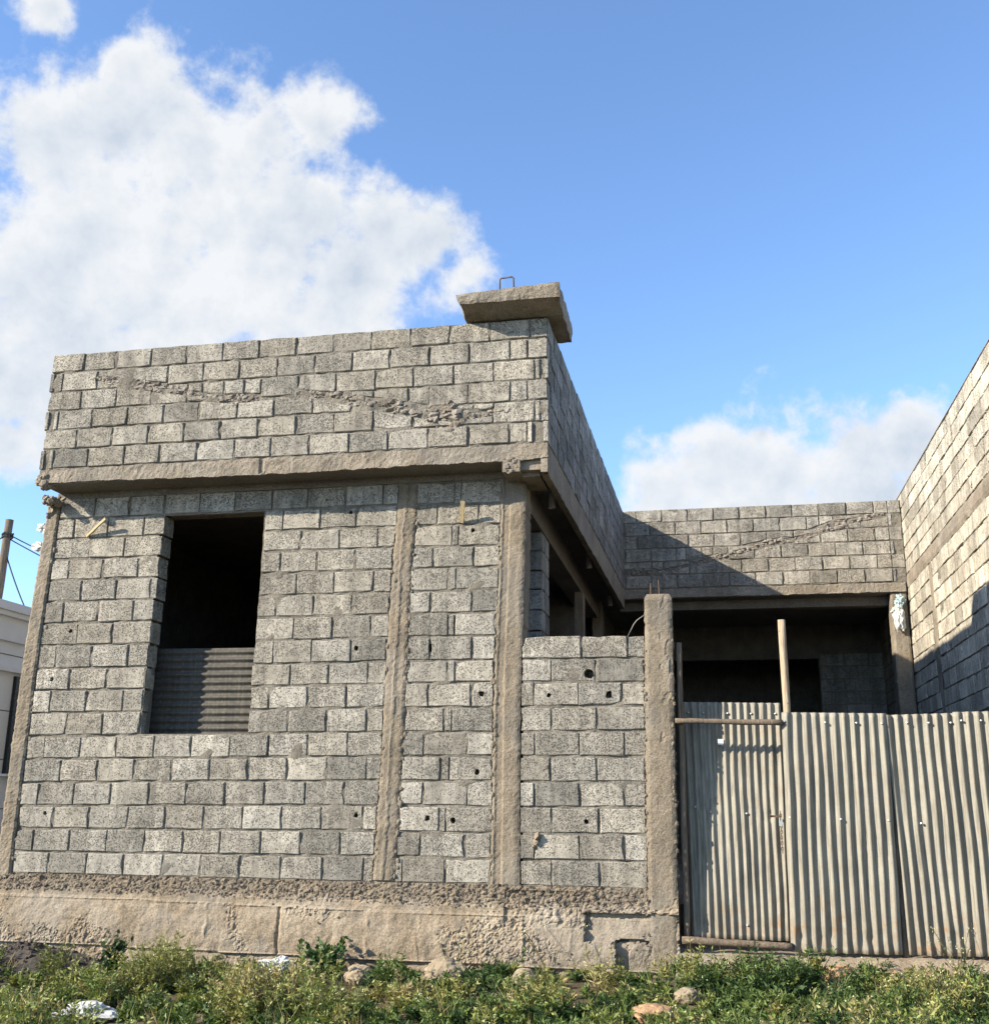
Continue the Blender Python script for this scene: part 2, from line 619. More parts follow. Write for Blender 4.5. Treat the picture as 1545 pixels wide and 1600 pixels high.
def fb(x, y, z=0.0, o=4):
    return noise.fractal(Vector((x, y, z)), 1.0, 2.0, o)


# ------------------------------------------------------------------ blocks
NP = 10
PER = [(-.5, -.5), (-.17, -.5), (.17, -.5), (.5, -.5), (.5, 0), (.5, .5), (.17, .5), (-.17, .5), (-.5, .5), (-.5, 0)]


def block_shape(quad=None, hole=None, depth=0.19, rough=1.0, w=0.38, h=0.20):
    """front face towards -Y at y = 0; quad = 4 corners (x, z) or the unit square. Ragged arrises."""
    v, f = [], []
    un = quad is None
    if un:
        quad = [(-.5, -.5), (.5, -.5), (.5, .5), (-.5, .5)]
        sx, sz = 1 / w, 1 / h
    else:
        sx = sz = 1.0
    pts = []
    for a, c in PER:
        s, t = a + .5, c + .5
        x = lerp(lerp(quad[0][0], quad[1][0], s), lerp(quad[3][0], quad[2][0], s), t)
        z = lerp(lerp(quad[0][1], quad[1][1], s), lerp(quad[3][1], quad[2][1], s), t)
        pts.append((x, z))
    cx = sum(p[0] for p in pts) / NP
    cz = sum(p[1] for p in pts) / NP
    chip = random.randrange(NP) if random.random() < 0.45 else -1
    outer, inner = [], []
    for i, (x, z) in enumerate(pts):
        dx, dz = random.uniform(-.005, .002) * rough, random.uniform(-.005, .002) * rough
        if i == chip:
            dx -= random.uniform(.006, .022)
            dz -= random.uniform(.006, .02)
        ux = 1 if x > cx + 1e-6 else -1
        uz = 1 if z > cz + 1e-6 else -1
        if i in (4, 9):
            dz = random.uniform(-.02, .02); uz = 1
        if i in (1, 2, 6, 7):
            dx = random.uniform(-.015, .015); ux = 1
        x += ux * dx * sx
        z += uz * dz * sz
        outer.append((x, z))
        k = random.uniform(.004, .010)
        kx = k * (-1 if x > cx else 1) * (0 if i in (1, 2, 6, 7) else 1) * sx
        kz = k * (-1 if z > cz else 1) * (0 if i in (4, 9) else 1) * sz
        inner.append((x + kx, z + kz))
    v += [(x, depth, z) for x, z in outer]
    v += [(x, random.uniform(.004, .009), z) for x, z in outer]
    v += [(x, random.uniform(-.0015, .002), z) for x, z in inner]
    for i in range(NP):
        j = (i + 1) % NP
        f.append((i, j, NP + j, NP + i))
        f.append((NP + i, NP + j, 2 * NP + j, 2 * NP + i))
    if hole is None:
        v.append((cx, random.uniform(-.003, .001), cz))
        c = len(v) - 1
        for i in range(NP):
            f.append((2 * NP + i, 2 * NP + (i + 1) % NP, c))
    else:
        hx, hz, hr = hole
        ring = len(v)
        for k in range(NP):
            a = math.atan2(PER[k][1] * .7, PER[k][0])
            rr = hr * random.uniform(.8, 1.2)
            v.append((hx + rr * math.cos(a), 0.0, hz + rr * 1.1 * math.sin(a)))
        for k in range(NP):
            v.append((v[ring + k][0] * .9 + hx * .1, .11, v[ring + k][2] * .9 + hz * .1))
        for i in range(NP):
            j = (i + 1) % NP
            f.append((2 * NP + i, 2 * NP + j, ring + j, ring + i))
            f.append((ring + i, ring + j, ring + NP + j, ring + NP + i))
        f.append(tuple(ring + NP + i for i in range(NP)))
    return v, f


VARIANTS = {}


def variants(mat, depth=0.19):
    key = (mat.name, depth)
    if key not in VARIANTS:
        out = []
        for i in range(16):
            v, f = block_shape(depth=depth)
            me = bpy.data.meshes.new('block')
            me.from_pydata(v, [], f)
            me.materials.append(mat)
            out.append(me)
        VARIANTS[key] = out
    return VARIANTS[key]


FACE = {'-Y': (0.0, lambda a, d: (a, d)), '+X': (math.pi / 2, lambda a, d: (-d, a)), '-X': (-math.pi / 2, lambda a, d: (d, -a))}


def lay_block(parent, mat, face, plane, a0, a1, z0, z1, tilt=0.0, hole=None, quad=None, depth=0.19, proud=0.0, name='block'):
    """a0..a1 along the wall (world X for -Y walls, world Y for +-X walls)"""
    p = proud + random.uniform(-.004, .004)
    am, zm = (a0 + a1) / 2, (z0 + z1) / 2
    if hole is None and quad is None:
        o = bpy.data.objects.new(name, random.choice(variants(mat, depth)))
        o.scale = (a1 - a0, 1, z1 - z0)
        if random.random() < .5:
            o.scale.x *= 1
    else:
        if quad is None:
            quad = [(a0 - am, z0 - zm), (a1 - am, z0 - zm), (a1 - am, z1 - zm), (a0 - am, z1 - zm)]
        else:
            quad = [(x - am, z - zm) for x, z in quad]
        if face == '-X':
            quad = [(-x, z) for x, z in (quad[1], quad[0], quad[3], quad[2])]
        hh = None if hole is None else (hole[0] - am, hole[1] - zm, hole[2])
        v, f = block_shape(quad, hh, depth, rough=1.5)
        me = bpy.data.meshes.new(name)
        me.from_pydata(v, [], f)
        me.materials.append(mat)
        o = bpy.data.objects.new(name, me)
    rz = FACE[face][0]
    if face == '-Y':
        o.location = (am, plane + p, zm)
    elif face == '+X':
        o.location = (plane - p, am, zm)
    else:
        o.location = (plane + p, am, zm)
    o.rotation_euler = (random.uniform(-.006, .006), tilt * -1 + random.uniform(-.004, .004), rz + random.uniform(-.005, .005))
    link(o, parent)
    return o


# holes left in the blocks: facade position (x, z, r)
HOLES = [(1.985, 2.262, .026), (2.60, 2.05, .024), (-.49, 1.80, .022), (-.40, .545, .018), (2.665, .56, .022), (2.487, 3.36, .018),
         (3.69, 3.13, .020), (3.57, 2.27, .030), (3.30, 2.05, .026), (3.79, 1.62, .026), (3.76, .935, .024), (3.32, .545, .024), (3.55, .525, .024),
         (4.76, 1.79, .040), (4.93, 1.60, .032), (4.40, 1.60, .020), (4.45, .53, .024), (4.72, .53, .022), (-.35, 2.27, .02)]


def mortar_core(name, parent, face, plane, a0, a1, z0, z1, depth=0.185, rec=0.0145, step=0.025, amp=0.009, skip=None, mat=None, seed=0.0):
    """uneven mortar face a little behind the block faces, with the body of the wall behind it"""
    na = max(2, int((a1 - a0) / step))
    nzv = max(2, int((z1 - z0) / step))
    P = lambda a, d, z: (a, plane + d, z) if face == '-Y' else ((plane - d, a, z) if face == '+X' else (plane + d, a, z))
    v, f = [], []
    for j in range(nzv + 1):
        z = lerp(z0, z1, j / nzv)
        for i in range(na + 1):
            a = lerp(a0, a1, i / na)
            d = rec + amp * 1.6 * fb(a * 7 + seed, z * 9, seed, 3) - max(0, nz(a * 3.1, z * 4.7, seed + 5)) * .016
            v.append(P(a, max(d, .0), z))
    def sk(i, j):
        if skip is None:
            return False
        a, z = lerp(a0, a1, (i + .5) / na), lerp(z0, z1, (j + .5) / nzv)
        return skip[0] < a < skip[1] and skip[2] < z < skip[3]

    def at_hole(i, j):
        if face != '-Y' or plane != 0.0:
            return False
        a, z = lerp(a0, a1, (i + .5) / na), lerp(z0, z1, (j + .5) / nzv)
        return any(abs(a - h[0]) < h[2] + .012 and abs(z - h[1]) < h[2] + .012 for h in HOLES)
    for j in range(nzv):
        for i in range(na):
            if not sk(i, j) and not at_hole(i, j):
                q = (j * (na + 1) + i, j * (na + 1) + i + 1, (j + 1) * (na + 1) + i + 1, (j + 1) * (na + 1) + i)
                f.append(q if face != '-X' else q[::-1])
    g = G()
    g.add(v, f)

    def bx(b0, b1, c0, c1):
        if b1 - b0 < .01 or c1 - c0 < .01:
            return
        p, q = P(b0, .13, c0), P(b1, depth, c1)
        g.box(min(p[0], q[0]), max(p[0], q[0]), min(p[1], q[1]), max(p[1], q[1]), c0, c1)
    if skip is None:
        bx(a0, a1, z0, z1)
    else:
        s0, s1, t0, t1 = skip
        bx(a0, s0 - .01, z0, z1)
        bx(s1 + .01, a1, z0, z1)
        bx(s0 - .01, s1 + .01, z0, t0 - .01)
        bx(s0 - .01, s1 + .01, t1 + .01, z1)
    return g.build(name, mat or M_MORTAR, parent)


def ragged_strip(name, parent, mat, xl, xr, z0, z1, yf, depth=0.06, amp=0.012, edge=0.014, seed=0.0, nx=12, dz=0.02, ridge=None, top_round=0.0):
    """rough cast strip facing -Y between xl(z) and xr(z); ragged edges, closed sides"""
    n = max(3, int((z1 - z0) / dz))
    v, f = [], []
    for j in range(n + 1):
        z = lerp(z0, z1, j / n)
        a = xl(z) + edge * (fb(z * 9, seed) + .8 * nz(z * 31, seed + 3))
        b = xr(z) + edge * (fb(z * 9, seed + 9) + .8 * nz(z * 31, seed + 13))
        for i in range(nx + 1):
            t = i / nx
            x = lerp(a, b, t)
            y = yf - amp * (.5 * fb(x * 6, z * 4, seed) + .55 * fb(x * 28, z * 28, seed + 2, 3))
            e = min(t, 1 - t)
            if e < .12:
                y += (0.12 - e) * .10
            if ridge:
                y += ridge(x, z, t)
            if top_round and z > z1 - top_round:
                q = (z - (z1 - top_round)) / top_round
                y += .05 * q * q
                x = lerp((a + b) / 2, x, 1 - .12 * q * q)
            v.append((x, y, z))
    w = nx + 1
    for j in range(n):
        for i in range(nx):
            f.append((j * w + i, j * w + i + 1, (j + 1) * w + i + 1, (j + 1) * w + i))
    b0 = len(v)
    for j in range(n + 1):
        for i in (0, nx):
            p = v[j * w + i]
            v.append((p[0], yf + depth, p[2]))
    for j in range(n):
        f.append(((j + 1) * w, b0 + (j + 1) * 2, b0 + j * 2, j * w))
        f.append((j * w + nx, b0 + j * 2 + 1, b0 + (j + 1) * 2 + 1, (j + 1) * w + nx))
    f.append(tuple(n * w + i for i in range(w)) + (b0 + n * 2 + 1, b0 + n * 2))
    f.append(tuple(reversed(range(w))) + (b0, b0 + 1))
    return mesh(name, v, f, mat, parent)


# ------------------------------------------------------------------ ground
def ground_z(x, y):
    z = -0.79 + 0.023 * min(max(x, -2), 9) + 0.035 * max(min(y, 0), -6)
    if -14 < x < 16 and -12 < y < 4:
        z += 0.035 * fb(x * 1.3, y * 1.3, 2.0) + .012 * fb(x * 7, y * 7, 4.0, 3)
    return z


gv, gf = [], []
gx = np.concatenate([np.linspace(-400, -14, 10), np.linspace(-6, 12, 181), np.linspace(20, 400, 10)])
gy = np.concatenate([np.linspace(-300, -12, 8), np.linspace(-5, 0.6, 71), np.linspace(3, 500, 12)])
for y in gy:
    for x in gx:
        gv.append((x, y, ground_z(x, y)))
w = len(gx)
for j in range(len(gy) - 1):
    for i in range(w - 1):
        gf.append((j * w + i, j * w + i + 1, (j + 1) * w + i + 1, (j + 1) * w + i))
kind(mesh('ground', gv, gf, M_SOIL, None, True), 'structure')

# ------------------------------------------------------------------ the house
house = thing('unfinished_house', 'unfinished grey concrete block house with overhanging parapet and square window opening', 'house', (1.8, 3.0, -0.78))

ZL = [0.006, 0.200, 0.407, 0.613, 0.829, 1.043, 1.260, 1.479, 1.695, 1.906, 2.132, 2.355, 2.573, 2.787, 3.004, 3.216, 3.425, 3.640]
ZM = [0.0, 0.218, 0.433, 0.650, 0.865, 1.077, 1.288, 1.507, 1.721, 1.925, 2.147, 2.361, 2.571, 2.790, 2.999, 3.208, 3.418, 3.632]
ZC = [0.002, 0.211, 0.426, 0.646, 0.860, 1.078, 1.285, 1.505, 1.727, 1.926, 2.143, 2.359, 2.572, 2.786, 2.980, 3.188, 3.390, 3.610]
ZD = [-0.003, 0.221, 0.434, 0.655, 0.861, 1.074, 1.294, 1.506, 1.704, 1.921, 2.118]


def zrow(k, x):
    if k <= 10:
        return float(np.interp(x, [-.68, 2.9, 3.92, 5.24], [ZL[k], ZM[k], ZC[k], ZD[k]]))
    return float(np.interp(x, [-.68, 2.9, 3.92], [ZL[k], ZM[k], ZC[k]]))


XLr = pl([0, 2.1, 3.64], [-.68, -.667, -.617])
XLl = pl([-.1, .4, 1.9, 2.6, 3.7], [-.836, -.834, -.829, -.802, -.754])
BL = pl([0, .42, 1.08, 2.0, 2.69, 3.37, 3.7], [2.838, 2.861, 2.882, 2.896, 2.92, 2.952, 2.965])
BR = pl([0, .42, 1.08, 1.88, 2.69, 3.36, 3.7], [3.034, 3.06, 3.073, 3.098, 3.10, 3.141, 3.15])
CL = pl([0, .7, 1.75, 2.66, 3.57], [3.89, 3.90, 3.907, 3.94, 3.962])
CR = pl([0, 1.27, 1.75, 2.65, 3.3, 3.6], [4.145, 4.144, 4.151, 4.178, 4.19, 4.19])
DL = pl([0, .7, 1.5, 2.45], [5.228, 5.232, 5.243, 5.262])
DR = pl([-.6, -.3, .46, .98, 1.84, 2.5], [5.45, 5.456, 5.475, 5.478, 5.492, 5.497])
W0 = lambda z: .483 + (z - 1.27) * .0354
W1 = lambda z: 1.580 + (z - 1.27) * .0145

front_wall = mortar_core('front_wall', house, '-Y', 0.0, -.70, 4.05, -.03, 3.66, skip=(.50, 1.60, 1.28, 3.40), seed=1.0)

def run_row(parent, mat, k, x0f, x1f, widths, gap=.013, wallblocks=None):
    """lay pieces of the given widths (None = rest) in course k"""
    zc = (zrow(k - 1, 1) + zrow(k, 1)) / 2
    a, e = x0f(zc), x1f(zc)
    x = a
    for wd in widths:
        b = e if wd is None else x + wd + random.uniform(-.008, .008)
        if e - b < .045:
            b = e
        if b - x > .03:
            xm = (x + b) / 2
            z0, z1 = zrow(k - 1, xm), zrow(k, xm)
            tilt = (zrow(k - 1, b) - zrow(k - 1, x)) / (b - x)
            g1 = random.choice((.3, .6, .9, 1.0, 1.2, 1.6)) * gap
            g2 = random.uniform(.8, 1.9) * gap
            q = dict(a0=x + g1 * .5, a1=b - g1 * .5, z0=z0 + g2 * .35, z1=z1 - g2 * .65)
            hole = None
            for h in HOLES:
                if q['a0'] + .04 < h[0] < q['a1'] - .04 and q['z0'] + .03 < h[1] < q['z1'] - .03:
                    hole = h
            lay_block(parent, mat, '-Y', 0.0, tilt=tilt, hole=hole, **q)
        x = b
        if x >= e - .01:
            break


for k in range(1, 18):
    zc = (ZM[k - 1] + ZM[k]) / 2
    ln = .028 * zc
    first = (.385 if k % 2 else .185) + random.uniform(-.015, .015)
    full = [first] + [.381] * 12
    if 7 <= k <= 16:
        run_row(front_wall, MB_FRONT, k, XLr, W0, full)
        # right of the window: pieces start at the jamb
        st = .19 if k % 2 == 0 else .385
        run_row(front_wall, MB_FRONT, k, W1, BL, [st] + [.381] * 8)
    else:
        run_row(front_wall, MB_FRONT, k, XLr, BL, full)
    if k == 1:
        pw = [.06, .39, None]
    elif k % 2:
        pw = [.37, .065, None]
    else:
        pw = [.20, .40, None]
    run_row(front_wall, MB_FRONT, k, BR, CL, pw)

# concrete columns in the facade
ragged_strip('column', house, M_COLUMN, XLl, XLr, -.05, 3.66, -.018, .20, .010, .010, 3.0, 8)
ragged_strip('column', house, M_COLUMN, BL, BR, .02, 3.60, -.010, .06, .008, .018, 21.0, 12,
             ridge=lambda x, z, t: (-.005 if abs(t - .45 - .03 * nz(z * 1.5)) < .05 else 0) + (.003 if t > .55 else 0))
ragged_strip('column', house, M_COLUMN, CL, CR, -.03, 3.62, -.012, .31, .007, .010, 33.0, 12,
             ridge=lambda x, z, t: .012 * (t > .15) * (t < .4))
# mortar slurry along the column edges, rough dabs
g = G()
for i in range(150):
    z = random.uniform(.0, 3.5)
    e = random.choice((XLr, BL, BR, BR, CL, CL))
    g.rock((e(z) + random.gauss(0, .012), random.uniform(-.008, .006), z), random.uniform(.008, .022), (1, .6, 1.4))
g.rock((4.30, -.02, .40), .035)
g.rock((4.29, -.01, .36), .03)
g.rock((4.27, -.005, .32), .022)
kind(g.build('mortar_dab', M_COLUMN, house), 'stuff')

# slab with its fascia
g = G()
g.box(-.64, 4.42, -.325, 7.2, 3.69, 3.835)
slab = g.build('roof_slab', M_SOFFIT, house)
FZ = pl([-.66, 0, 1, 2.1, 3.2, 4.2, 4.45], [3.70, 3.70, 3.68, 3.672, 3.685, 3.68, 3.70])


def fascia(name, parent, a0, a1, plane, face, zt, zbf, mat, seed, amp=.008, thick=.03):
    n = int((a1 - a0) / .02)
    v, f = [], []
    m = 7
    for i in range(n + 1):
        a = lerp(a0, a1, i / n)
        zb = zbf(a) + .012 * fb(a * 7, seed) + .007 * nz(a * 37, seed)
        ztt = zt - .006 + .008 * nz(a * 23, seed + 4)
        for j in range(m):
            z = lerp(zb, ztt, j / (m - 1))
            d = amp * (fb(a * 5, z * 9, seed) + .7 * fb(a * 24, z * 24, seed + 1, 3))
            if name == 'fascia' and abs(a - 1.70 - .03 * nz(z * 20)) < .022:
                d -= .016
            v.append((a, plane - thick * .4 - d, z) if face == '-Y' else (plane + thick * .3 + d * .6, a, z))
        v.append((a, plane + thick, zb + .004) if face == '-Y' else (plane - thick, a, zb + .004))
        v.append((a, plane + thick, ztt) if face == '-Y' else (plane - thick, a, ztt))
    m2 = m + 2
    for i in range(n):
        for j in range(m - 1):
            q = (i * m2 + j, (i + 1) * m2 + j, (i + 1) * m2 + j + 1, i * m2 + j + 1)
            f.append(q)
        f.append((i * m2 + m, (i + 1) * m2 + m, (i + 1) * m2, i * m2))
        f.append((i * m2 + m - 1, (i + 1) * m2 + m - 1, (i + 1) * m2 + m + 1, i * m2 + m + 1))
    return mesh(name, v, f, mat, parent)


fascia('fascia', slab, -.66, 4.452, -.335, '-Y', 3.842, FZ, M_SLAB, 2.0)
ef = fascia('edge_beam', slab, -.31, 6.72, 4.435, '+X', 3.842, lambda a: 3.545 + .012 * nz(a * 3, 5), M_SLAB, 8.0, .006, .05)
for q in ef.data.vertices:
    q.co.x += .0155 * (q.co.y + .347)
G().box(4.385, 4.448, -.336, -.285, 3.565, 3.836).build('beam_end', M_SLAB, slab)
# broken left end of the slab and the lumps that hang below it
g = G()
for i in range(46):
    g.rock((-.66 + random.uniform(-.03, .10), -.33 + random.uniform(-.02, .10), 3.70 + random.uniform(-.035, .09)), random.uniform(.02, .045))
for i in range(26):
    g.rock((-.70 + random.uniform(-.05, .10), -.12 + random.uniform(-.08, .15), 3.60 + random.uniform(-.04, .04)), random.uniform(.02, .05))
for i in range(16):
    g.rock((-.69 + random.uniform(-.05, .03), .0 + random.uniform(-.03, .1), 3.50 + random.uniform(-.06, .06)), random.uniform(.015, .035))
kind(g.build('broken_concrete', M_SLAB, slab), 'stuff')
# narrow ring beam between the top course and the soffit
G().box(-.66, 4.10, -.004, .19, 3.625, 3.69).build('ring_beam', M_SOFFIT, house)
# stub of the cantilever beam over the corner column
g = G()
g.box(4.035, 4.195, -.352, .03, 3.575, 3.69)
g.box(4.195, 4.40, -.30, .28, 3.60, 3.69)
g.box(4.195, 4.36, -.22, .25, 3.56, 3.60)
g.build('corner_beam', M_SLAB, house)
g = G()
for i in range(26):
    g.rock((random.uniform(4.03, 4.2), -.352 + random.uniform(-.006, .004), random.uniform(3.57, 3.72)), random.uniform(.008, .022), (1, .5, 1))
kind(g.build('rough_edge', M_SLAB, house), 'stuff')

# parapet, front face
PB, PH = 3.845, 0.206
parapet = mortar_core('parapet', house, '-Y', -.347, -.655, 4.43, 3.84, 5.075, seed=7.0)
CRK = [([-.25, -.05, .30, .60, .90, 1.20, 1.60], [4.80, 4.77, 4.70, 4.625, 4.56, 4.48, 4.45], [.02, .05, .045, .05, .045, .04, .02]),
       ([1.90, 2.18, 2.50, 2.85, 3.10, 3.45, 3.75, 4.10], [4.50, 4.475, 4.42, 4.31, 4.23, 4.14, 4.15, 4.17], [.015, .04, .04, .05, .07, .095, .05, .02])]


def cracked(x, cracks):
    for xs, zs, ts in cracks:
        if xs[0] <= x <= xs[-1]:
            return float(np.interp(x, xs, zs)) + .02 * nz(x * 5.3, 1.7), float(np.interp(x, xs, ts)) * (1.0 + 1.3 * nz(x * 4.1, 9.2))
    return None


def crack_row(parent, mat, plane, a0, a1, z0, z1, cracks, gap=.013, depth=.19):
    """a block that may be cut by a band of crumbled mortar"""
    xm = (a0 + a1) / 2
    c0, c1, cm = cracked(a0 + .01, cracks), cracked(a1 - .01, cracks), cracked(xm, cracks)
    g2 = gap * random.uniform(.6, 1.5) * .5
    if cm is None:
        lay_block(parent, mat, '-Y', plane, a0 + g2, a1 - g2, z0 + g2, z1 - g2, depth=depth)
        return
    c0 = c0 or cm
    c1 = c1 or cm
    tl, tr_ = c0[0] + c0[1], c1[0] + c1[1]
    bl, br = c0[0] - c0[1], c1[0] - c1[1]
    if min(bl, br) > z1 - .02 or max(tl, tr_) < z0 + .02:
        lay_block(parent, mat, '-Y', plane, a0 + g2, a1 - g2, z0 + g2, z1 - g2, depth=depth)
        return
    A, B = a0 + g2, a1 - g2
    up0, up1 = max(tl, z0 + g2), max(tr_, z0 + g2)
    if z1 - g2 - min(up0, up1) > .055:
        up0, up1 = min(up0, z1 - g2 - .03), min(up1, z1 - g2 - .03)
        if random.random() < .4 and B - A > .25:
            xc = lerp(A, B, random.uniform(.35, .65))
            uc = (up0 + up1) / 2
            lay_block(parent, mat, '-Y', plane, A, xc - .006, min(up0, uc), z1 - g2, quad=[(A, up0), (xc - .006, uc), (xc - .006, z1 - g2), (A, z1 - g2)], depth=depth)
            lay_block(parent, mat, '-Y', plane, xc + .006, B, min(up1, uc), z1 - g2, quad=[(xc + .006, uc), (B, up1), (B, z1 - g2), (xc + .006, z1 - g2)], depth=depth)
        else:
            lay_block(parent, mat, '-Y', plane, A, B, min(up0, up1), z1 - g2, quad=[(A, up0), (B, up1), (B, z1 - g2), (A, z1 - g2)], depth=depth)
    lo0, lo1 = min(bl, z1 - g2), min(br, z1 - g2)
    if max(lo0, lo1) - z0 - g2 > .055:
        lo0, lo1 = max(lo0, z0 + g2 + .03), max(lo1, z0 + g2 + .03)
        lay_block(parent, mat, '-Y', plane, A, B, z0 + g2, max(lo0, lo1), quad=[(A, z0 + g2), (B, z0 + g2), (B, lo1), (A, lo0)], depth=depth)


def crack_rubble(parent, plane, cracks, n):
    g = G()
    for i in range(n):
        xs, zs, ts = random.choice(cracks)
        x = random.uniform(xs[0], xs[-1])
        c, t = cracked(x, cracks)
        r = random.choice((.007, .009, .012, .016, .022, .034)) * (.6 + 5 * t)
        z = c + random.uniform(-1, 1) * t * .95
        g.rock((x, plane + .016 + random.uniform(-.010, .010), z), r, (random.uniform(.9, 1.5), .8, random.uniform(.6, 1.1)), .45)
    kind(g.build('rubble', M_RUBBLE, parent), 'stuff')


TOPJ = [-.678, -.315, .042] + [.042 + .386 * i for i in range(1, 12)] + [4.455]
for r in range(6):
    z0, z1 = PB + r * PH, PB + (r + 1) * PH
    if r == 5:
        js = TOPJ
    elif r % 2:       # second and fourth row: full block at the left corner
        js = [-.675, -.30] + [-.30 + .386 * i for i in range(1, 13)] + [4.455]
    else:             # end of the returning block seen at the corner
        js = [-.675, -.535] + [-.535 + .386 * i for i in range(1, 13)]
        js = [q + random.uniform(-.008, .008) if 1 < i else q for i, q in enumerate(js) if q < 4.2] + [4.262, 4.455]
    for i in range(len(js) - 1):
        if js[i + 1] - js[i] < .05:
            continue
        a0, a1 = js[i], js[i + 1]
        if r in (0, 1, 3) and i == len(js) - 2 and a1 - a0 < .25:
            # hollow end of the block that returns round the corner
            lay_block(parapet, MB_SIDE, '-Y', -.347 + .03, a0 + .04, a1 - .02, z0 + .008, z1 - .008, depth=.12)
            lay_block(parapet, MB_FRONT, '-Y', -.347, a1 - .045, a1, z0 + .004, z1 - .004)
            lay_block(parapet, MB_FRONT, '-Y', -.347, a0 + .008, a0 + .042, z0 + .004, z1 - .004)
        elif r in (0, 2, 4) and i == 0:
            lay_block(parapet, MB_SIDE, '-Y', -.347 + .035, a0 + .03, a1 - .035, z0 + .012, z1 - .01, depth=.12)
            lay_block(parapet, MB_FRONT, '-Y', -.347, a0, a0 + .035, z0 + .004, z1 - .004)
            lay_block(parapet, MB_FRONT, '-Y', -.347, a1 - .04, a1 - .008, z0 + .004, z1 - .004)
        else:
            crack_row(parapet, MB_FRONT, -.347, a0, a1, z0, z1, CRK)
crack_rubble(parapet, -.347, CRK, 900)

# parapet, side face over the courtyard
SK = lambda y: 4.455 + .0155 * (y + .347)
parapet2 = mortar_core('parapet', house, '+X', 4.455, -.155, 6.71, 3.84, 5.075, seed=9.0, step=.05)
for q in parapet2.data.vertices:
    q.co.x += SK(q.co.y) - 4.455
cnt = 0
far = G()
for r in range(6):
    y = -.347 if r % 2 else -.347 + .19
    if r % 2 == 0:
        y = -.155
    first = True
    while y < 6.68:
        wd = .39 if not first else (.39 if r % 2 else .38)
        first = False
        y1 = min(y + wd + random.uniform(-.008, .008), 6.72)
        if y1 > 6.6:
            y1 = 6.72
        z0, z1 = PB + r * PH, PB + (r + 1) * PH
        if y < 4.7:
            lay_block(parapet2, MB_SIDE, '+X', SK((y + y1) / 2), max(y, -.34) + .006, y1 - .006, z0 + .006, z1 - .006, depth=.17)
        else:
            v, f = block_shape([(y + .006, z0 + .006), (y1 - .006, z0 + .006), (y1 - .006, z1 - .006), (y + .006, z1 - .006)], None, .17)
            far.add([(SK(a) - d, a, z) for a, d, z in v], f)
        y = y1
kind(far.build('far_blocks', MB_SIDE, parapet2), 'stuff')
# left and rear parapet, out of sight
G().box(-.675, -.49, -.15, 6.9, 3.84, 5.06).build('parapet', M_MORTAR, house)

# cap slab on the parapet corner
bm = bmesh.new()
CAPZ = 5.088
nx, ny = 40, 26
capv, capf = [], []
g = G()


def cap_pt(s, t, top):
    x = lerp(3.645, 4.60, s)
    y = lerp(-.63, .285, t)
    x += .012 * nz(y * 9, 3.3) * (1 if s > .5 else -1)
    y += .012 * nz(x * 9, 7.7)
    th = lerp(.150, .198, s)
    lift = .06 * min(1.0, max(0.0, (-.347 - y) / .25))
    if top:
        return (x + .006 * nz(y * 20), y, CAPZ + th + .008 * nz(x * 16, y * 16))
    return (x + (.03 * max(0, .08 - s) / .08), y + (.02 * max(0, .05 - t) / .05 + .012 * nz(x * 21, 1.1)) * (t < .1), CAPZ + lift + .006 * nz(x * 11, y * 11, 4))


for top in (0, 1):
    for j in range(ny + 1):
        for i in range(nx + 1):
            g.v.append(cap_pt(i / nx, j / ny, top))
w = nx + 1
o = (ny + 1) * w
for j in range(ny):
    for i in range(nx):
        q = (j * w + i, j * w + i + 1, (j + 1) * w + i + 1, (j + 1) * w + i)
        g.f.append(q[::-1])
        g.f.append(tuple(k + o for k in q))
# sides with a few subdivisions so that the faces are uneven
ring = [(i, 0) for i in range(nx)] + [(nx, j) for j in range(ny)] + [(i, ny) for i in range(nx, 0, -1)] + [(0, j) for j in range(ny, 0, -1)]
ids = [j * w + i for i, j in ring]
lv = 4
rows = [ids]
for k in range(1, lv):
    row = []
    for (i, j), a in zip(ring, ids):
        p, q = Vector(g.v[a]), Vector(g.v[a + o])
        c = p.lerp(q, k / lv)
        nrm = Vector((1 if i == nx else (-1 if i == 0 else 0), 1 if j == ny else (-1 if j == 0 else 0), 0))
        c += nrm * (.007 * fb(c.x * 14 + c.y * 9, c.z * 22, 1.5, 4) + .004)
        g.v.append(tuple(c))
        row.append(len(g.v) - 1)
    rows.append(row)
rows.append([a + o for a in ids])
n = len(ids)
for k in range(lv):
    for i in range(n):
        g.f.append((rows[k][i], rows[k][(i + 1) % n], rows[k + 1][(i + 1) % n], rows[k + 1][i]))
cap = g.build('cap_slab', M_SLAB, house)
G().tube([(4.046, -.60, 5.18), (4.046, -.60, 5.370), (4.056, -.60, 5.384), (4.16, -.60, 5.390), (4.174, -.60, 5.375), (4.182, -.60, 5.18)], .008, 8).build('rebar_loop', M_STEEL, cap, True)

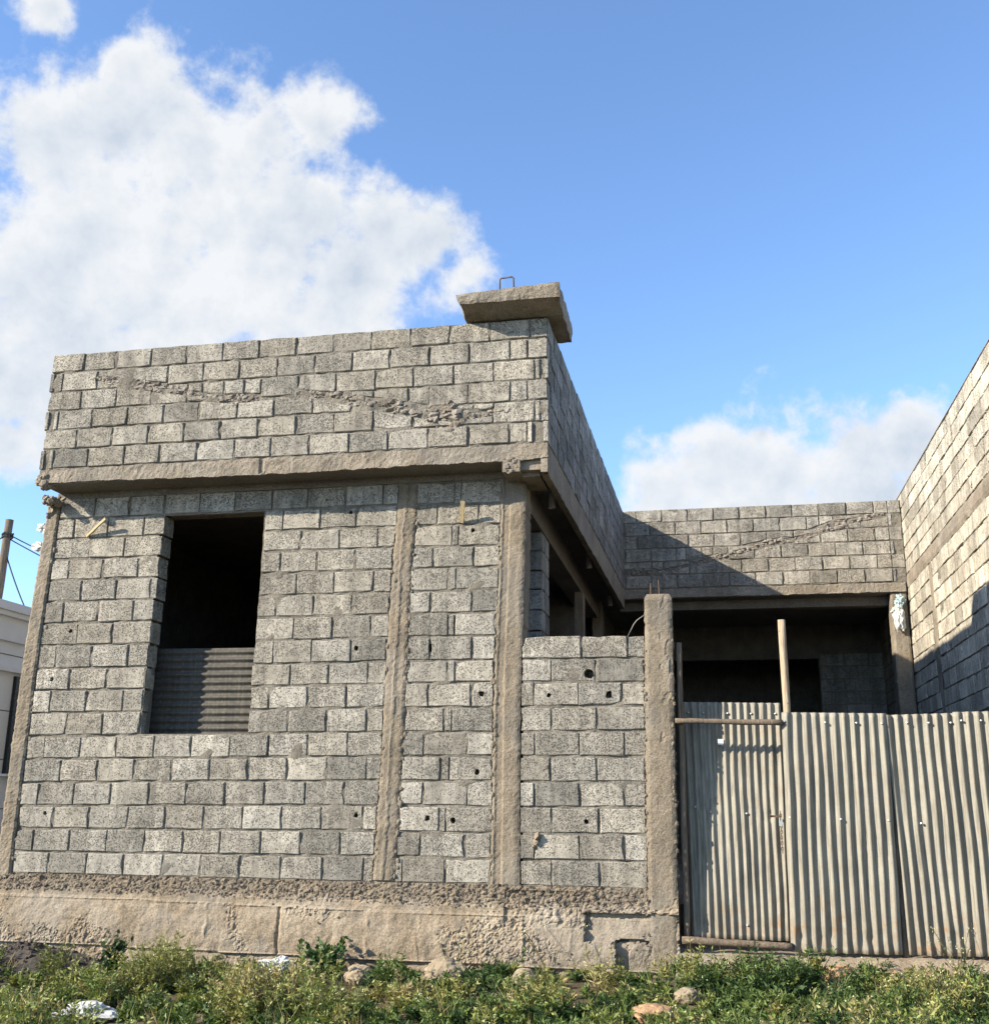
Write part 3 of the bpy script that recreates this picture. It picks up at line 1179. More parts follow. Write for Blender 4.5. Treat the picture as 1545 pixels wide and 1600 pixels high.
# side of the house towards the courtyard: beam, pier, columns
g = G()
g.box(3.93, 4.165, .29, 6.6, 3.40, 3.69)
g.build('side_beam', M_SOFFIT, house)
pier = mortar_core('pier', house, '+X', 4.165, 1.16, 1.62, .0, 3.40, depth=.19, seed=4.0, step=.05)
for k in range(9, 17):
    z0, z1 = ZC[k - 1], ZC[k]
    if k % 2:
        lay_block(pier, MB_SIDE, '+X', 4.165, 1.17, 1.63, z0 + .006, z1 - .006, depth=.17)
    else:
        lay_block(pier, MB_SIDE, '+X', 4.165, 1.17, 1.38, z0 + .006, z1 - .006, depth=.17)
        lay_block(pier, MB_SIDE, '+X', 4.165, 1.40, 1.63, z0 + .006, z1 - .006, depth=.17)
    lay_block(pier, MB_SIDE, '-Y', 1.155, 3.985, 4.155, z0 + .006, z1 - .006, depth=.02)
G().box(4.075, 4.185, 4.50, 4.72, -.1, 3.40).build('column', M_SLAB, house)
G().box(4.05, 4.185, 6.85, 7.25, -.1, 3.69).build('column', M_SLAB, house)
# inner and left walls, floor
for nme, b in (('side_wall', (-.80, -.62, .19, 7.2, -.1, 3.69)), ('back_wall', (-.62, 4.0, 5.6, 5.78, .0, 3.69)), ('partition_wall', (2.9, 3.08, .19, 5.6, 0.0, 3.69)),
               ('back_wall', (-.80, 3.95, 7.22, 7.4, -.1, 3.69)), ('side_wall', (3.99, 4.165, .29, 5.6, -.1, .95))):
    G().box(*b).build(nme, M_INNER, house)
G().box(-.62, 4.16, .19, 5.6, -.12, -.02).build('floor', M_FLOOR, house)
# drain pipes through the soffit
for y, x in ((.82, 4.315), (3.69, 4.362), (6.36, 4.372)):
    g = G()
    n = 14
    g.tube([(x, y, 3.70), (x, y, 3.54)], .036, n, 0, False)
    g.tube([(x, y, 3.70), (x, y, 3.54)], .031, n, 0, False)
    g.build('drain_pipe', M_PVC, house, True)

# foundation strip: cast against boards, bulging bays, honeycombed bands
fx = np.linspace(-1.6, 5.47, 590)
fz = np.linspace(-.95, .004, 84)
RZ = pl([-1.6, -.77, .54, 2.0, 3.5, 4.0, 5.5], [-.178, -.183, -.19, -.217, -.234, -.237, -.24])
TZ = pl([-1.6, 0, 2, 3, 3.6, 5.5], [-.115, -.120, -.14, -.15, -.16, -.18])
LZ = pl([-1.6, 0, 2.0, 4.1, 5.5], [-.578, -.586, -.612, -.628, -.65])
SEAMS = [(.97, .5), (1.34, .8), (2.02, 1), (2.42, .35), (2.83, .8), (3.28, .45), (3.72, .5), (4.18, .9), (4.58, .3)]


def found_y(x, z):
    tz, rz, lz = TZ(x), RZ(x), LZ(x)
    y = -.055 - .012 * fb(x * 2.2, z * 3.2, 3.0) - .007 * fb(x * 11, z * 11, 5.0, 4)
    jx, jz = .022 * fb(z * 9, 3.3, 1.0), .02 * fb(x * 9, 5.3, 2.0)
    if z + .02 * fb(x * 6, 8.8, 3.0) > tz:   # rough honeycombed band under the blocks
        k = (z - tz) / (0 - tz)
        y += .018 + .030 * min(k, 1) - .024 * abs(fb(x * 16, z * 20, 9.0, 4))
    elif z > rz:
        y += .004
    if abs(z - rz) < .012:
        y -= .016 * (1 - abs(z - rz) / .012) * (.6 + .6 * nz(x * 30, 2))
    if abs(z - lz) < .012:
        y -= .013 * (1 - abs(z - lz) / .012)
    if z < lz:
        y += .018
    if lz < z < rz:
        t = (z - lz) / (rz - lz)
        y -= .022 * math.sin(math.pi * t) * (.6 + .7 * nz(x * 1.7, 4))
        for s, sw in SEAMS:
            d = abs(x - s - .022 * fb(z * 5, s) - .04 * (z + .4) * (s < 2))
            if d < .022:
                y += (-.014 * sw * (.5 + nz(z * 11, s) * 1.2) if s != 2.02 else .030) * (1 - d / .022)
        if x > 2.02:
            y -= .008
    # honeycombed patches where the mix ran thin
    hc = nz(x * 1.1 + 3, z * 3.0 + x * .8, 7.3)
    if z < rz:
        hh = max(hc - .26, (-.40 + .2 * nz(x * 3, 1) - z) * 1.5 if x < .6 else -1, .26 - abs(x - 1.62 - (z + .4) * -.45) * 3.5)
        hh = min(1, max(0, (hh + .12 * fb(x * 8, z * 8, 4.4)) / .16))
        y += hh * (.010 - .024 * abs(fb(x * 21, z * 21, 11.0, 3)))
    # broken return near the gate pillar
    if x + jx > 4.70 and -.42 < z + jz < -.20:
        y += .05
    if 4.955 < x + jx < 5.06 and z + jz < -.40:
        y += .085
    elif x + jx >= 5.06 and z + jz < -.40:
        y += .05
    if x > 4.02 and -.32 < z < -.04 and x < 4.74:
        y += .02 - .03 * abs(fb(x * 14, z * 14, 21.0, 3))
    return y


v, f = [], []
for z in fz:
    for x in fx:
        v.append((x, found_y(x, z), z))
w = len(fx)
for j in range(len(fz) - 1):
    for i in range(w - 1):
        f.append((j * w + i, j * w + i + 1, (j + 1) * w + i + 1, (j + 1) * w + i))
b0 = len(v)
for x in fx:                                     # ledge back under the wall
    v.append((x, .12, .002))
for i in range(w - 1):
    f.append(((len(fz) - 1) * w + i, (len(fz) - 1) * w + i + 1, b0 + i + 1, b0 + i))
foundation = mesh('foundation', v, f, M_FOUND, house)
G().box(-1.6, 5.46, .12, 6.9, -.95, -.13).build('footing', M_MORTAR, foundation)
g = G()
for i in range(4200):
    x = random.uniform(-1.0, 5.3)
    z = random.uniform(TZ(x) - .02, .01)
    if i % 3 == 0:
        x = random.uniform(-1.0, 5.3)
        z = random.uniform(-.8, -.2)
        hc = nz(x * 1.1 + 3, z * 3.0 + x * .8, 7.3)
        if not (hc > .26 or (x < .6 and z < -.42) or abs(x - 1.62 - (z + .4) * -.45) < .07):
            continue
    g.rock((x, found_y(x, z) + .004, z), random.uniform(.005, .014), (1, .8, .9), .35)
kind(g.build('aggregate', M_GRAVEL, foundation), 'stuff')

# ------------------------------------------------------------------ low courtyard wall and gate pillar
lowwall = thing('courtyard_wall', 'low grey block wall with concrete end pillar between house corner and gate', 'wall', (4.8, .1, -.12))
core = mortar_core('wall_core', lowwall, '-Y', 0.0, 4.17, 5.26, -.03, 2.105, seed=15.0)
for k in range(1, 11):
    if k == 10:
        pw = [.545, .41, None]
    elif k % 2:
        pw = [.27, .405, None]
    else:
        pw = [.125, .395, .385, None]
    run_row(core, MB_FRONT, k, CR, DL, pw)
pillar = ragged_strip('pillar', lowwall, M_COLUMN, DL, DR, -.62, 2.485, -.030, .26, .0055, .009, 47.0, 14, top_round=.06,
                      ridge=lambda x, z, t: (.007 * (nz(x * 11, z * 6, 3.3) > .12) * (t > .55) * (z > 1.2)))
G().tube([(5.31, .10, 2.40), (5.315, .10, 2.60)], .006, 6).build('rebar', M_STEEL, pillar)
G().tube([(5.39, .10, 2.40), (5.385, .10, 2.63)], .006, 6).build('rebar', M_STEEL, pillar)
g = G()
for i in range(150):
    z = random.uniform(-.5, 1.6)
    if random.random() < .5:
        g.rock((DR(z) + random.gauss(-.006, .008), random.uniform(-.03, .06), z), random.uniform(.006, .018), (1, 1, 1.3))
    else:
        z = random.uniform(-.1, 2.1)
        g.rock((DL(z) + random.gauss(0.0, .008), random.uniform(-.03, .0), z), random.uniform(.005, .014), (1, .6, 1.4))
kind(g.build('rough_edge', M_COLUMN, pillar), 'stuff')
tag(G().tube([(5.085, .08, 2.09), (5.155, .08, 2.225), (5.185, .075, 2.262), (5.22, .07, 2.285), (5.30, .05, 2.335)], .0045, 6).build('bent_wire', M_WIREGREY, None, True),
    'bent grey wire rising from low wall to the gate pillar', 'wire')

# ------------------------------------------------------------------ rear wing
wing = thing('rear_wing', 'shaded rear block wing with dark open room behind the gate', 'building', (6.5, 8.0, -.1))
YB = lambda x: 6.56 + .07 * (x - 4.5)
g = G()
g.box(4.42, 8.64, 6.76, 12.2, 3.692, 3.833)
g.box(3.90, 4.418, 7.21, 12.2, 3.694, 3.831)
wslab = g.build('roof_slab', M_SOFFIT, wing)
wp = mortar_core('parapet', wing, '-Y', 6.70, 4.47, 8.64, 3.84, 5.07, seed=19.0, step=.04)
WC = [([4.60, 4.85, 5.2, 5.58, 6.25, 6.72, 7.28, 7.66, 8.12, 8.40], [4.13, 4.11, 4.08, 4.21, 4.37, 4.47, 4.57, 4.72, 4.80, 4.89], [.04, .06, .05, .03, .05, .06, .04, .05, .05, .02])]
for r in range(6):
    z0, z1 = PB + r * PH, PB + (r + 1) * PH
    j0 = 4.47 + (.30 if r % 2 else .11)
    js = [4.47] + [j0 + .388 * i for i in range(11) if j0 + .388 * i < 8.42] + [8.46, 8.64]
    for i in range(len(js) - 1):
        a0, a1 = js[i], js[i + 1]
        if a1 - a0 < .05:
            continue
        if i == len(js) - 2 and r in (0, 2, 4):
            lay_block(wp, MB_SIDE, '-Y', 6.73, a0 + .04, a1 - .03, z0 + .008, z1 - .008, depth=.1)
            lay_block(wp, MB_SIDE, '-Y', 6.70, a0 + .008, a0 + .04, z0 + .006, z1 - .006)
        else:
            crack_row(wp, MB_FRONT, 6.70, a0, a1, z0, z1, WC)
crack_rubble(wp, 6.70, WC, 700)
fascia('fascia', wslab, 4.47, 8.62, 6.72, '-Y', 3.842, lambda a: 3.70, M_SLAB, 12.0, .008)
G().box(4.47, 8.40, 7.02, 7.22, 3.56, 3.69).build('front_beam', M_SOFFIT, wing)
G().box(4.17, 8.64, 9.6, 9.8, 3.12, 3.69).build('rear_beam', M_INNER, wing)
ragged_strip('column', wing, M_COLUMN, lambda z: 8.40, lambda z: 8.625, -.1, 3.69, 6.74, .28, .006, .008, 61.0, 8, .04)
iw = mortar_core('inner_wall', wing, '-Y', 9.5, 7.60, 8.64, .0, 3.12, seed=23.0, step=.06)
for k in range(8, 15):
    z0, z1 = .213 * k, .213 * (k + 1)
    x = 7.60
    js = [7.60] + ([7.82, 8.22] if k % 2 else [8.0, 8.40]) + [8.64]
    for a0, a1 in zip(js, js[1:]):
        lay_block(iw, MB_SIDE, '-Y', 9.5, a0 + .006, a1 - .006, z0 + .006, z1 - .006)
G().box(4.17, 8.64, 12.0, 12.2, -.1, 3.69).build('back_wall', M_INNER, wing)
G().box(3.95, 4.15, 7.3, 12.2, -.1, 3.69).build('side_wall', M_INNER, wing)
G().box(4.17, 8.64, 6.9, 12.0, -.14, -.04).build('floor', M_FLOOR, wing)

# ------------------------------------------------------------------ tall boundary wall on the right
rwall = thing('boundary_wall', 'tall sunlit pale block wall running back along the right side', 'wall', (8.8, 4.0, -.7))
rcore = mortar_core('wall_core', rwall, '-X', 8.65, -.6, 12.2, -.8, 5.15, seed=31.0, step=.08, depth=.19)
RBZ0, RBZ1 = 3.76, 3.955
rows = [(RBZ1 + .198 * i, RBZ1 + .198 * (i + 1)) for i in range(6)] + [(RBZ0 - .207 * (i + 1), RBZ0 - .207 * i) for i in range(11)]
rest = G()
for ri, (z0, z1) in enumerate(rows):
    y = .35 + (.2 if ri % 2 else 0) + random.uniform(-.03, .03)
    while y < 9.4:
        wd = .392 if random.random() < .93 else .2
        y1 = y + wd + random.uniform(-.012, .012)
        colz = ri >= 6 and y1 > 4.93 and y < 5.13
        a0, a1 = y, y1
        if colz:
            if y < 4.93:
                a1 = 4.93
            else:
                a0 = 5.13
        vis = z1 > 1.55 and y1 > 1.0 and y < 6.75
        if a1 - a0 > .05:
            if vis:
                hole = None
                for hy, hz in ((2.62, 4.06), (4.30, 4.05), (1.6, 4.08)):
                    if a0 + .05 < hy < a1 - .05 and z0 < hz < z1:
                        hole = (hy, (z0 + z1) / 2 - .02, .035)
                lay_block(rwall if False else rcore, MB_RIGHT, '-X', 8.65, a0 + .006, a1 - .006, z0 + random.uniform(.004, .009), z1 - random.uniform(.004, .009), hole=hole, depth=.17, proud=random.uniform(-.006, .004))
            else:
                vv, ff = block_shape([(a0 + .006, z0 + .006), (a1 - .006, z0 + .006), (a1 - .006, z1 - .006), (a0 + .006, z1 - .006)], None, .17)
                rest.add([(8.65 + d, a, z) for a, d, z in vv], [q[::-1] for q in ff])
        y = y1
kind(rest.build('hidden_blocks', MB_RIGHT, rcore), 'stuff')


def xstrip(name, parent, mat, plane, y0, y1, z0, z1, amp, edge, seed, step=.04):
    """rough band on a wall that faces -X"""
    ny_, nz_ = max(3, int((y1 - y0) / step)), max(3, int((z1 - z0) / step))
    v, f = [], []
    for j in range(nz_ + 1):
        for i in range(ny_ + 1):
            y = lerp(y0, y1, i / ny_) + (edge * fb(lerp(z0, z1, j / nz_) * 9, seed) if i in (0, ny_) else 0)
            z = lerp(z0, z1, j / nz_) + (edge * fb(y * 7, seed + 3) if j in (0, nz_) else 0)
            d = -amp * (fb(y * 6, z * 6, seed) + .5 * fb(y * 22, z * 22, seed + 2, 3)) + (.012 if i in (0, ny_) or j in (0, nz_) else 0)
            v.append((plane - .006 + d, y, z))
    w = ny_ + 1
    for j in range(nz_):
        for i in range(ny_):
            f.append((j * w + i, (j + 1) * w + i, (j + 1) * w + i + 1, j * w + i + 1))
    return mesh(name, v, f, mat, parent)


xstrip('ring_beam', rwall, M_SLAB, 8.65, .2, 9.4, RBZ0, RBZ1, .008, .014, 71.0)
xstrip('column', rwall, M_SLAB, 8.65, 4.93, 5.13, -.2, RBZ0, .008, .014, 75.0)
G().box(8.632, 8.862, -.66, -.44, -.8, 5.17).build('end_pier', M_SLAB, rwall)
G().box(8.664, 8.842, -.44, 12.2, 5.1, 5.148).build('wall_top', M_MORTAR, rwall)
ccap = xstrip('cement_cap', rwall, M_SLAB, 8.65, .2, 9.4, 5.142, 5.165, .002, .004, 79.0)

# ------------------------------------------------------------------ corrugated gate
gate = thing('corrugated_gate', 'weathered corrugated metal gate and fence panels on rough timber posts', 'gate', (7.0, .05, -.5))


def corrugated(name, parent, mat, tl, tr, br, bl, y, pitch=.076, amp=.0095, horiz=False, dents=(), phase=0.0, seed=0.0, lean=None, bent=0.0, tilt=(0, 0)):
    wd = (Vector(tr) - Vector(tl)).length
    ht = (Vector(tl) - Vector(bl)).length
    nu = int(wd / pitch * 12) if not horiz else max(6, int(wd / .06))
    nvv = int(ht / .04) if not horiz else int(ht / pitch * 12)
    v, f = [], []
    for s_ in (0, 1):
        for j in range(nvv + 1):
            t = j / nvv
            for i in range(nu + 1):
                s = i / nu
                x = lerp(lerp(bl[0], br[0], s), lerp(tl[0], tr[0], s), t)
                z = lerp(lerp(bl[1], br[1], s), lerp(tl[1], tr[1], s), t)
                ph = (s * wd if not horiz else t * ht) / pitch
                prof = math.cos(2 * math.pi * (ph + phase))
                k = 1 + .55 * nz(s * wd * 5 + seed, t * ht * 1.3, seed)
                d = amp * prof * k + .012 * fb(x * 2.2, z * 1.3, seed, 3)
                x += .008 * nz(x * 9, z * 1.6, seed + 5)
                for dx, dz_, dr, da in dents:
                    q = ((x - dx) ** 2 + (z - dz_) ** 2) / dr ** 2
                    if q < 4:
                        d += da * math.exp(-q * 2) * (1 + .6 * nz(x * 40, z * 40, 2))
                if bent and t < .06:
                    d += bent * nz(x * 16, seed, 1.0) * (1 - t / .06)
                if t == 0:
                    z += .006 * nz(x * 18, seed)
                v.append((x, y + lerp(tilt[0], tilt[1], t) + d + (.0012 if s_ else 0), z))
    w = nu + 1
    o = (nvv + 1) * w
    for j in range(nvv):
        for i in range(nu):
            q = (j * w + i, j * w + i + 1, (j + 1) * w + i + 1, (j + 1) * w + i)
            f.append(q)
            f.append(tuple(k + o for k in q[::-1]))
    edge = [i for i in range(nu)] + [j * w + nu for j in range(nvv)] + [nvv * w + i for i in range(nu, 0, -1)] + [j * w for j in range(nvv, 0, -1)]
    for a, b in zip(edge, edge[1:] + edge[:1]):
        f.append((a, a + o, b + o, b))
    ob = mesh(name, v, f, mat, parent, True)
    return ob


door = corrugated('door_leaf', gate, M_ZINC, (5.54, 1.555), (6.39, 1.538), (6.355, -.380), (5.565, -.379), .0, pitch=.0665, amp=.0140, tilt=(.10, .25),
                  dents=[(6.245, .60, .05, .02), (6.06, .66, .05, .012), (5.66, -.25, .06, .02), (5.85, 1.1, .25, .01)], seed=2.0)
sheet1 = corrugated('fence_sheet', gate, M_ZINC, (6.385, 1.438), (7.222, 1.423), (7.195, -.442), (6.345, -.450), -.012, .0765, .0165,
                    dents=[(6.62, -.33, .05, .018), (6.95, -.33, .05, .02), (6.42, -.34, .05, .02), (7.03, .3, .3, .01)], seed=5.0, bent=.03)
sheet2 = corrugated('fence_sheet', gate, M_ZINC, (7.215, 1.412), (7.765, 1.425), (7.770, -.440), (7.245, -.445), .012, .0765, .0165,
                    dents=[(7.6, -.3, .06, .02), (7.4, -.3, .05, .015), (7.42, .75, .04, .01)], phase=.3, seed=9.0, bent=.02)
sheet3 = corrugated('fence_sheet', gate, M_ZINC, (7.745, 1.432), (8.62, 1.440), (8.62, -.43), (7.748, -.436), -.004, .0765, .0165, phase=.1, seed=13.0, bent=.02)


def timber(name, parent, mat, a, b, r0, r1, n=10, seed=0.0, segs=14):
    a, b = Vector(a), Vector(b)
    pts, rs = [], []
    for i in range(segs + 1):
        t = i / segs
        p = a.lerp(b, t)
        p += Vector((.006 * nz(t * 4, seed), .006 * nz(t * 4, seed + 3), .006 * nz(t * 4, seed + 6)))
        pts.append(p)
        rs.append(lerp(r0, r1, t) * (1 + .12 * nz(t * 9, seed + 9)))
    return G().tube(pts, rs, n, .05).build(name, mat, parent, True)


timber('post', gate, M_WOOD, (5.530, .05, -.45), (5.546, .05, 2.05), .027, .025, seed=1)
timber('post', gate, M_LOG, (6.44, .055, -.5), (6.43, .06, 2.233), .036, .032, seed=2)
timber('post', gate, M_WOOD, (7.23, .06, -.5), (7.23, .06, 1.38), .035, .03, seed=3)
timber('post', gate, M_WOOD, (8.55, .06, -.5), (8.55, .06, 1.38), .035, .03, seed=4)
timber('rail', gate, M_WOOD, (5.495, -.018, 1.372), (6.385, -.022, 1.350), .022, .025, seed=5)
timber('rail', gate, M_WOOD, (5.49, -.012, -.386), (6.36, -.018, -.408), .030, .027, seed=6)
timber('rail', gate, M_WOOD, (6.40, .062, 1.20), (8.60, .062, 1.22), .025, .025, seed=7)
timber('rail', gate, M_WOOD, (6.40, .062, -.25), (8.60, .062, -.25), .025, .025, seed=8)
# screws with washers
bolts = [(5.60, 1.46, door), (5.73, 1.455, door), (5.94, 1.45, door), (6.14, 1.447, door), (6.345, 1.445, door), (5.63, .66, door), (5.76, .62, door), (6.06, .61, door),
         (6.02, -.27, door), (6.40, 1.36, sheet1), (6.73, 1.35, sheet1), (6.98, 1.345, sheet1), (7.18, 1.34, sheet1), (6.40, .585, sheet1), (6.80, .575, sheet1), (7.17, .57, sheet1),
         (7.38, 1.345, sheet2), (7.55, 1.345, sheet2), (7.72, 1.345, sheet2), (7.42, .55, sheet2), (7.80, 1.36, sheet3), (7.95, 1.36, sheet3), (7.95, .57, sheet3)]
for x, z, p in bolts:
    y = {door: .100 + .15 * (z + .37) / 1.9 - .013, sheet1: -.026, sheet2: -.002, sheet3: -.018}[p]
    g = G()
    g.tube([(x, y + .012, z), (x, y - .004, z)], .010, 8)
    g.tube([(x, y - .004, z), (x, y - .009, z)], .005, 6)
    g.build('screw', M_BOLT, p, True)
# hasp, padlock and hanging chain
latch = G()
latch.box(6.24, 6.335, -.004, .004, .583, .600)
latch.tube([(6.245, 0, .60), (6.245, -.014, .60)], .008, 6)
latch.tube([(6.245, 0, .578), (6.245, -.014, .578)], .008, 6)
lt = latch.build('hasp', M_STEEL, gate)
lt.location.y = .12
pk = G()
pk.box(6.315, 6.345, -.022, -.004, .515, .552)
pk.tube([(6.320, -.013, .55), (6.321, -.013, .575), (6.330, -.013, .585), (6.339, -.013, .575), (6.340, -.013, .55)], .004, 6)
pk.build('padlock', M_BOLT, lt)
ch = G()
pz = .62
for i in range(15):
    c = (6.33 + .010 * nz(i * .7, 3) - .0 * i, -.012, pz - i * .022)
    pts = []
    for k in range(9):
        a = 2 * math.pi * k / 8
        if i % 2:
            pts.append((c[0] + .008 * math.cos(a), c[1], c[2] + .015 * math.sin(a)))
        else:
            pts.append((c[0], c[1] + .008 * math.cos(a), c[2] + .015 * math.sin(a)))
    ch.tube(pts, .0032, 5, 0, False)
ch.build('chain', M_STEEL, lt)
mesh('sticker', [(5.845, .205, 1.18), (5.895, .205, 1.18), (5.895, .208, 1.23), (5.845, .208, 1.23)], [(0, 1, 2, 3)], M_BAGS, door)
# concrete sill under the gate
v, f = [], []
sx = np.linspace(5.44, 8.66, 150)
prof = [(-.28, -.74), (-.21, -.66), (-.14, -.58), (-.09, -.52), (-.04, -.492), (.10, -.482), (.6, -.482)]
for x in sx:
    for y, z in prof:
        v.append((x, y + .02 * fb(x * 4, z * 8, 3.0), z + .014 * fb(x * 5, y * 9, 6.0) + .012 * (x - 5.4)))
w = len(prof)
for i in range(len(sx) - 1):
    for j in range(w - 1):
        f.append((i * w + j, (i + 1) * w + j, (i + 1) * w + j + 1, i * w + j + 1))
kind(mesh('gate_sill', v, f, M_FOUND, None, True), 'structure')
# courtyard floor behind the gate
kind(G().box(4.17, 8.64, .61, 6.89, -.6, -.16).build('courtyard_floor', M_FLOOR), 'structure')

# ------------------------------------------------------------------ corrugated sheet in the window opening
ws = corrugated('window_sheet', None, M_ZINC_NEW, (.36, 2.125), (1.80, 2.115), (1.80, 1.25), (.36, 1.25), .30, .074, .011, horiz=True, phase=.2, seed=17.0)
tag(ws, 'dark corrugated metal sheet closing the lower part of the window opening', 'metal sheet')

# ------------------------------------------------------------------ small things on the house
def stick(name, a, b, w_, t_, label):
    a, b = Vector(a), Vector(b)
    d = (b - a).normalized()
    s = d.cross(Vector((0, 1, 0))).normalized()
    q = Vector((0, -1, 0))
    g = G()
    n = 6
    for i in range(n + 1):
        p = a.lerp(b, i / n) + s * .003 * nz(i * .9, a.x)
        ww = w_ * (1 + .15 * nz(i * 1.3, a.z))
        for u, k in ((-1, 0), (1, 0), (1, 1), (-1, 1)):
            g.v.append(tuple(p + s * ww * .5 * u + q * t_ * k))
    for i in range(n):
        for k in range(4):
            k2 = (k + 1) % 4
            g.f.append((i * 4 + k, i * 4 + k2, (i + 1) * 4 + k2, (i + 1) * 4 + k))
    g.f += [(0, 3, 2, 1), (n * 4, n * 4 + 1, n * 4 + 2, n * 4 + 3)]
    return tag(g.build(name, M_STICK), label, 'stick')


stick('wooden_stick', (-.285, .004, 3.225), (-.03, -.10, 3.375), .024, .022, 'pale stick lying slantwise against blocks left of window')
stick('wooden_stick', (3.58, .004, 3.205), (3.628, -.14, 3.375), .042, .022, 'short pale wooden splinter jutting from wall beside corner column')


def crumple(name, c, size, seed, mat, label, cat, fold=.5, sub=None):
    c = Vector(c)
    v = []
    for p in ICO3_V:
        k = 1 + fold * fb(p.x * 1.6 + seed, p.y * 1.6, p.z * 1.6, 4) + .35 * abs(nz(p.x * 4 + seed, p.y * 4, p.z * 4)) - .2 * abs(nz(p.x * 9, p.y * 9 + seed, p.z * 9))
        q = Vector((p.x * size[0], p.y * size[1], p.z * size[2])) * k
        v.append(c + q)
    o = mesh(name, v, ICO3_F, mat, None, False)
    if label:
        tag(o, label, cat)
    return o


bag = thing('plastic_bag', 'crumpled pale bluish plastic bag tied to the shaded column by the tall wall', 'bag', (8.50, 6.66, 3.36))
b1 = crumple('bag_body', (8.485, 6.67, 3.31), (.075, .06, .17), 3.3, M_BAGS, None, None, .55)
b2 = crumple('bag_neck', (8.52, 6.67, 3.56), (.06, .05, .075), 8.1, M_BAGB, None, None, .7)
b3 = crumple('bag_handle', (8.43, 6.66, 3.42), (.045, .035, .035), 12.1, M_BAGS, None, None, .7)
for q in (b1, b2, b3):
    q.parent = bag
    q.matrix_parent_inverse = Matrix.Translation(-bag.location)
for i, (x, z, s, lb) in enumerate([(-.845, 3.36, .045, 'white torn plastic scrap caught high on left column edge'), (-.875, 3.16, .05, 'white torn plastic scrap below another on left column edge')]):
    crumple('plastic_scrap', (x, .08, z), (s * 1.2, .02, s * .8), 20 + i * 7, M_BAGS, lb, 'scrap', .9)

# ------------------------------------------------------------------ neighbour house, utility pole
nb = thing('white_house', 'white rendered neighbouring house with cornice at the left edge', 'house', (-6.0, 5.0, -.8))
G().box(-9.0, -3.0, 1.4, 14.0, -.85, 2.62).build('wall', M_PAINT, nb)
g = G()
g.box(-9.1, -2.93, 1.3, 14.1, 2.24, 2.30)
cn = g.build('cornice', M_PAINT, nb)
G().box(-9.05, -2.955, 1.35, 14.05, 2.622, 2.92).build('parapet', M_PAINT, nb)
G().box(-9.15, -2.90, 1.25, 14.15, 2.922, 2.985).build('coping', M_PAINT, nb)
G().box(-9.2, -2.87, 1.2, 14.2, 2.987, 3.03).build('coping', M_PAINT, nb)
G().box(-9.17, -2.89, 1.23, 14.17, 3.032, 3.10).build('coping', M_PAINT, nb)
for z in (.55, 1.15, 1.75, 2.45):
    G().box(-3.004, -2.997, 1.4, 14.0, z, z + .012).build('groove', M_SOFFIT, nb)
win = G().box(-3.02, -2.975, 3.02, 4.2, 1.0, 2.19).build('window', M_DARKGLASS, nb)
g = G()
g.box(-3.02, -2.95, 2.96, 3.02, .98, 2.20)
g.build('frame', M_DARKGLASS, win)
G().box(-3.02, -2.92, 2.93, 4.25, .95, .98).build('sill', M_PAINT, win)

pole = thing('utility_pole', 'grey wooden utility pole with wires behind the white house', 'utility pole', (-7.85, 9.0, -.8))
timber('pole_shaft', pole, M_WOOD, (-7.95, 9.0, -.8), (-7.80, 9.0, 6.06), .11, .075, 12, 5.0, 20)
for dz in (0, .06):
    g = G()
    pts = [(-7.80 + .1 * math.cos(a), 9 + .1 * math.sin(a), 5.70 + dz + .02 * math.sin(3 * a)) for a in np.linspace(0, 6.28, 13)]
    g.tube(pts, .018, 6, 0, False)
    g.build('wire_binding', M_WIRE, pole)


def wire(a, b, sag, label, r=.012):
    a, b = Vector(a), Vector(b)
    pts = []
    for i in range(17):
        t = i / 16
        p = a.lerp(b, t)
        p.z -= sag * 4 * t * (1 - t)
        pts.append(p)
    return tag(G().tube(pts, r, 5).build('overhead_wire', M_WIRE, None, True), label, 'wire')


wire((-7.74, 9.0, 5.74), (-4.2, 10.0, 4.6), .18, 'upper black wire running right from the utility pole')
wire((-7.74, 9.0, 5.66), (-4.2, 10.0, 4.1), .10, 'lower of two black wires running right from the pole')
wire((-7.90, 9.0, 5.70), (-13.0, 9.5, 5.5), .3, 'black wire leaving the pole towards the left')
wire((-7.80, 9.0, 5.40), (-6.3, 9.0, 3.2), .28, 'slack black wire drooping down from pole towards white house', .014)

# ------------------------------------------------------------------ stones and litter
def stone(name, x, y, r, sq, mat, label, cat='stone', lift=.3):
    z = ground_z(x, y)
    g = G()
    seed = x * 13.7
    v = []
    for p in ICO3_V:
        k = 1 + .28 * fb(p.x * 1.1 + seed, p.y * 1.1, p.z * 1.1, 6) + .12 * abs(nz(p.x * 3 + seed, p.y * 3, p.z * 3))
        v.append((x + p.x * r * sq[0] * k, y + p.y * r * sq[1] * k, z + r * sq[2] * lift + p.z * r * sq[2] * k))
    return tag(mesh(name, v, ICO3_F, mat), label, cat)


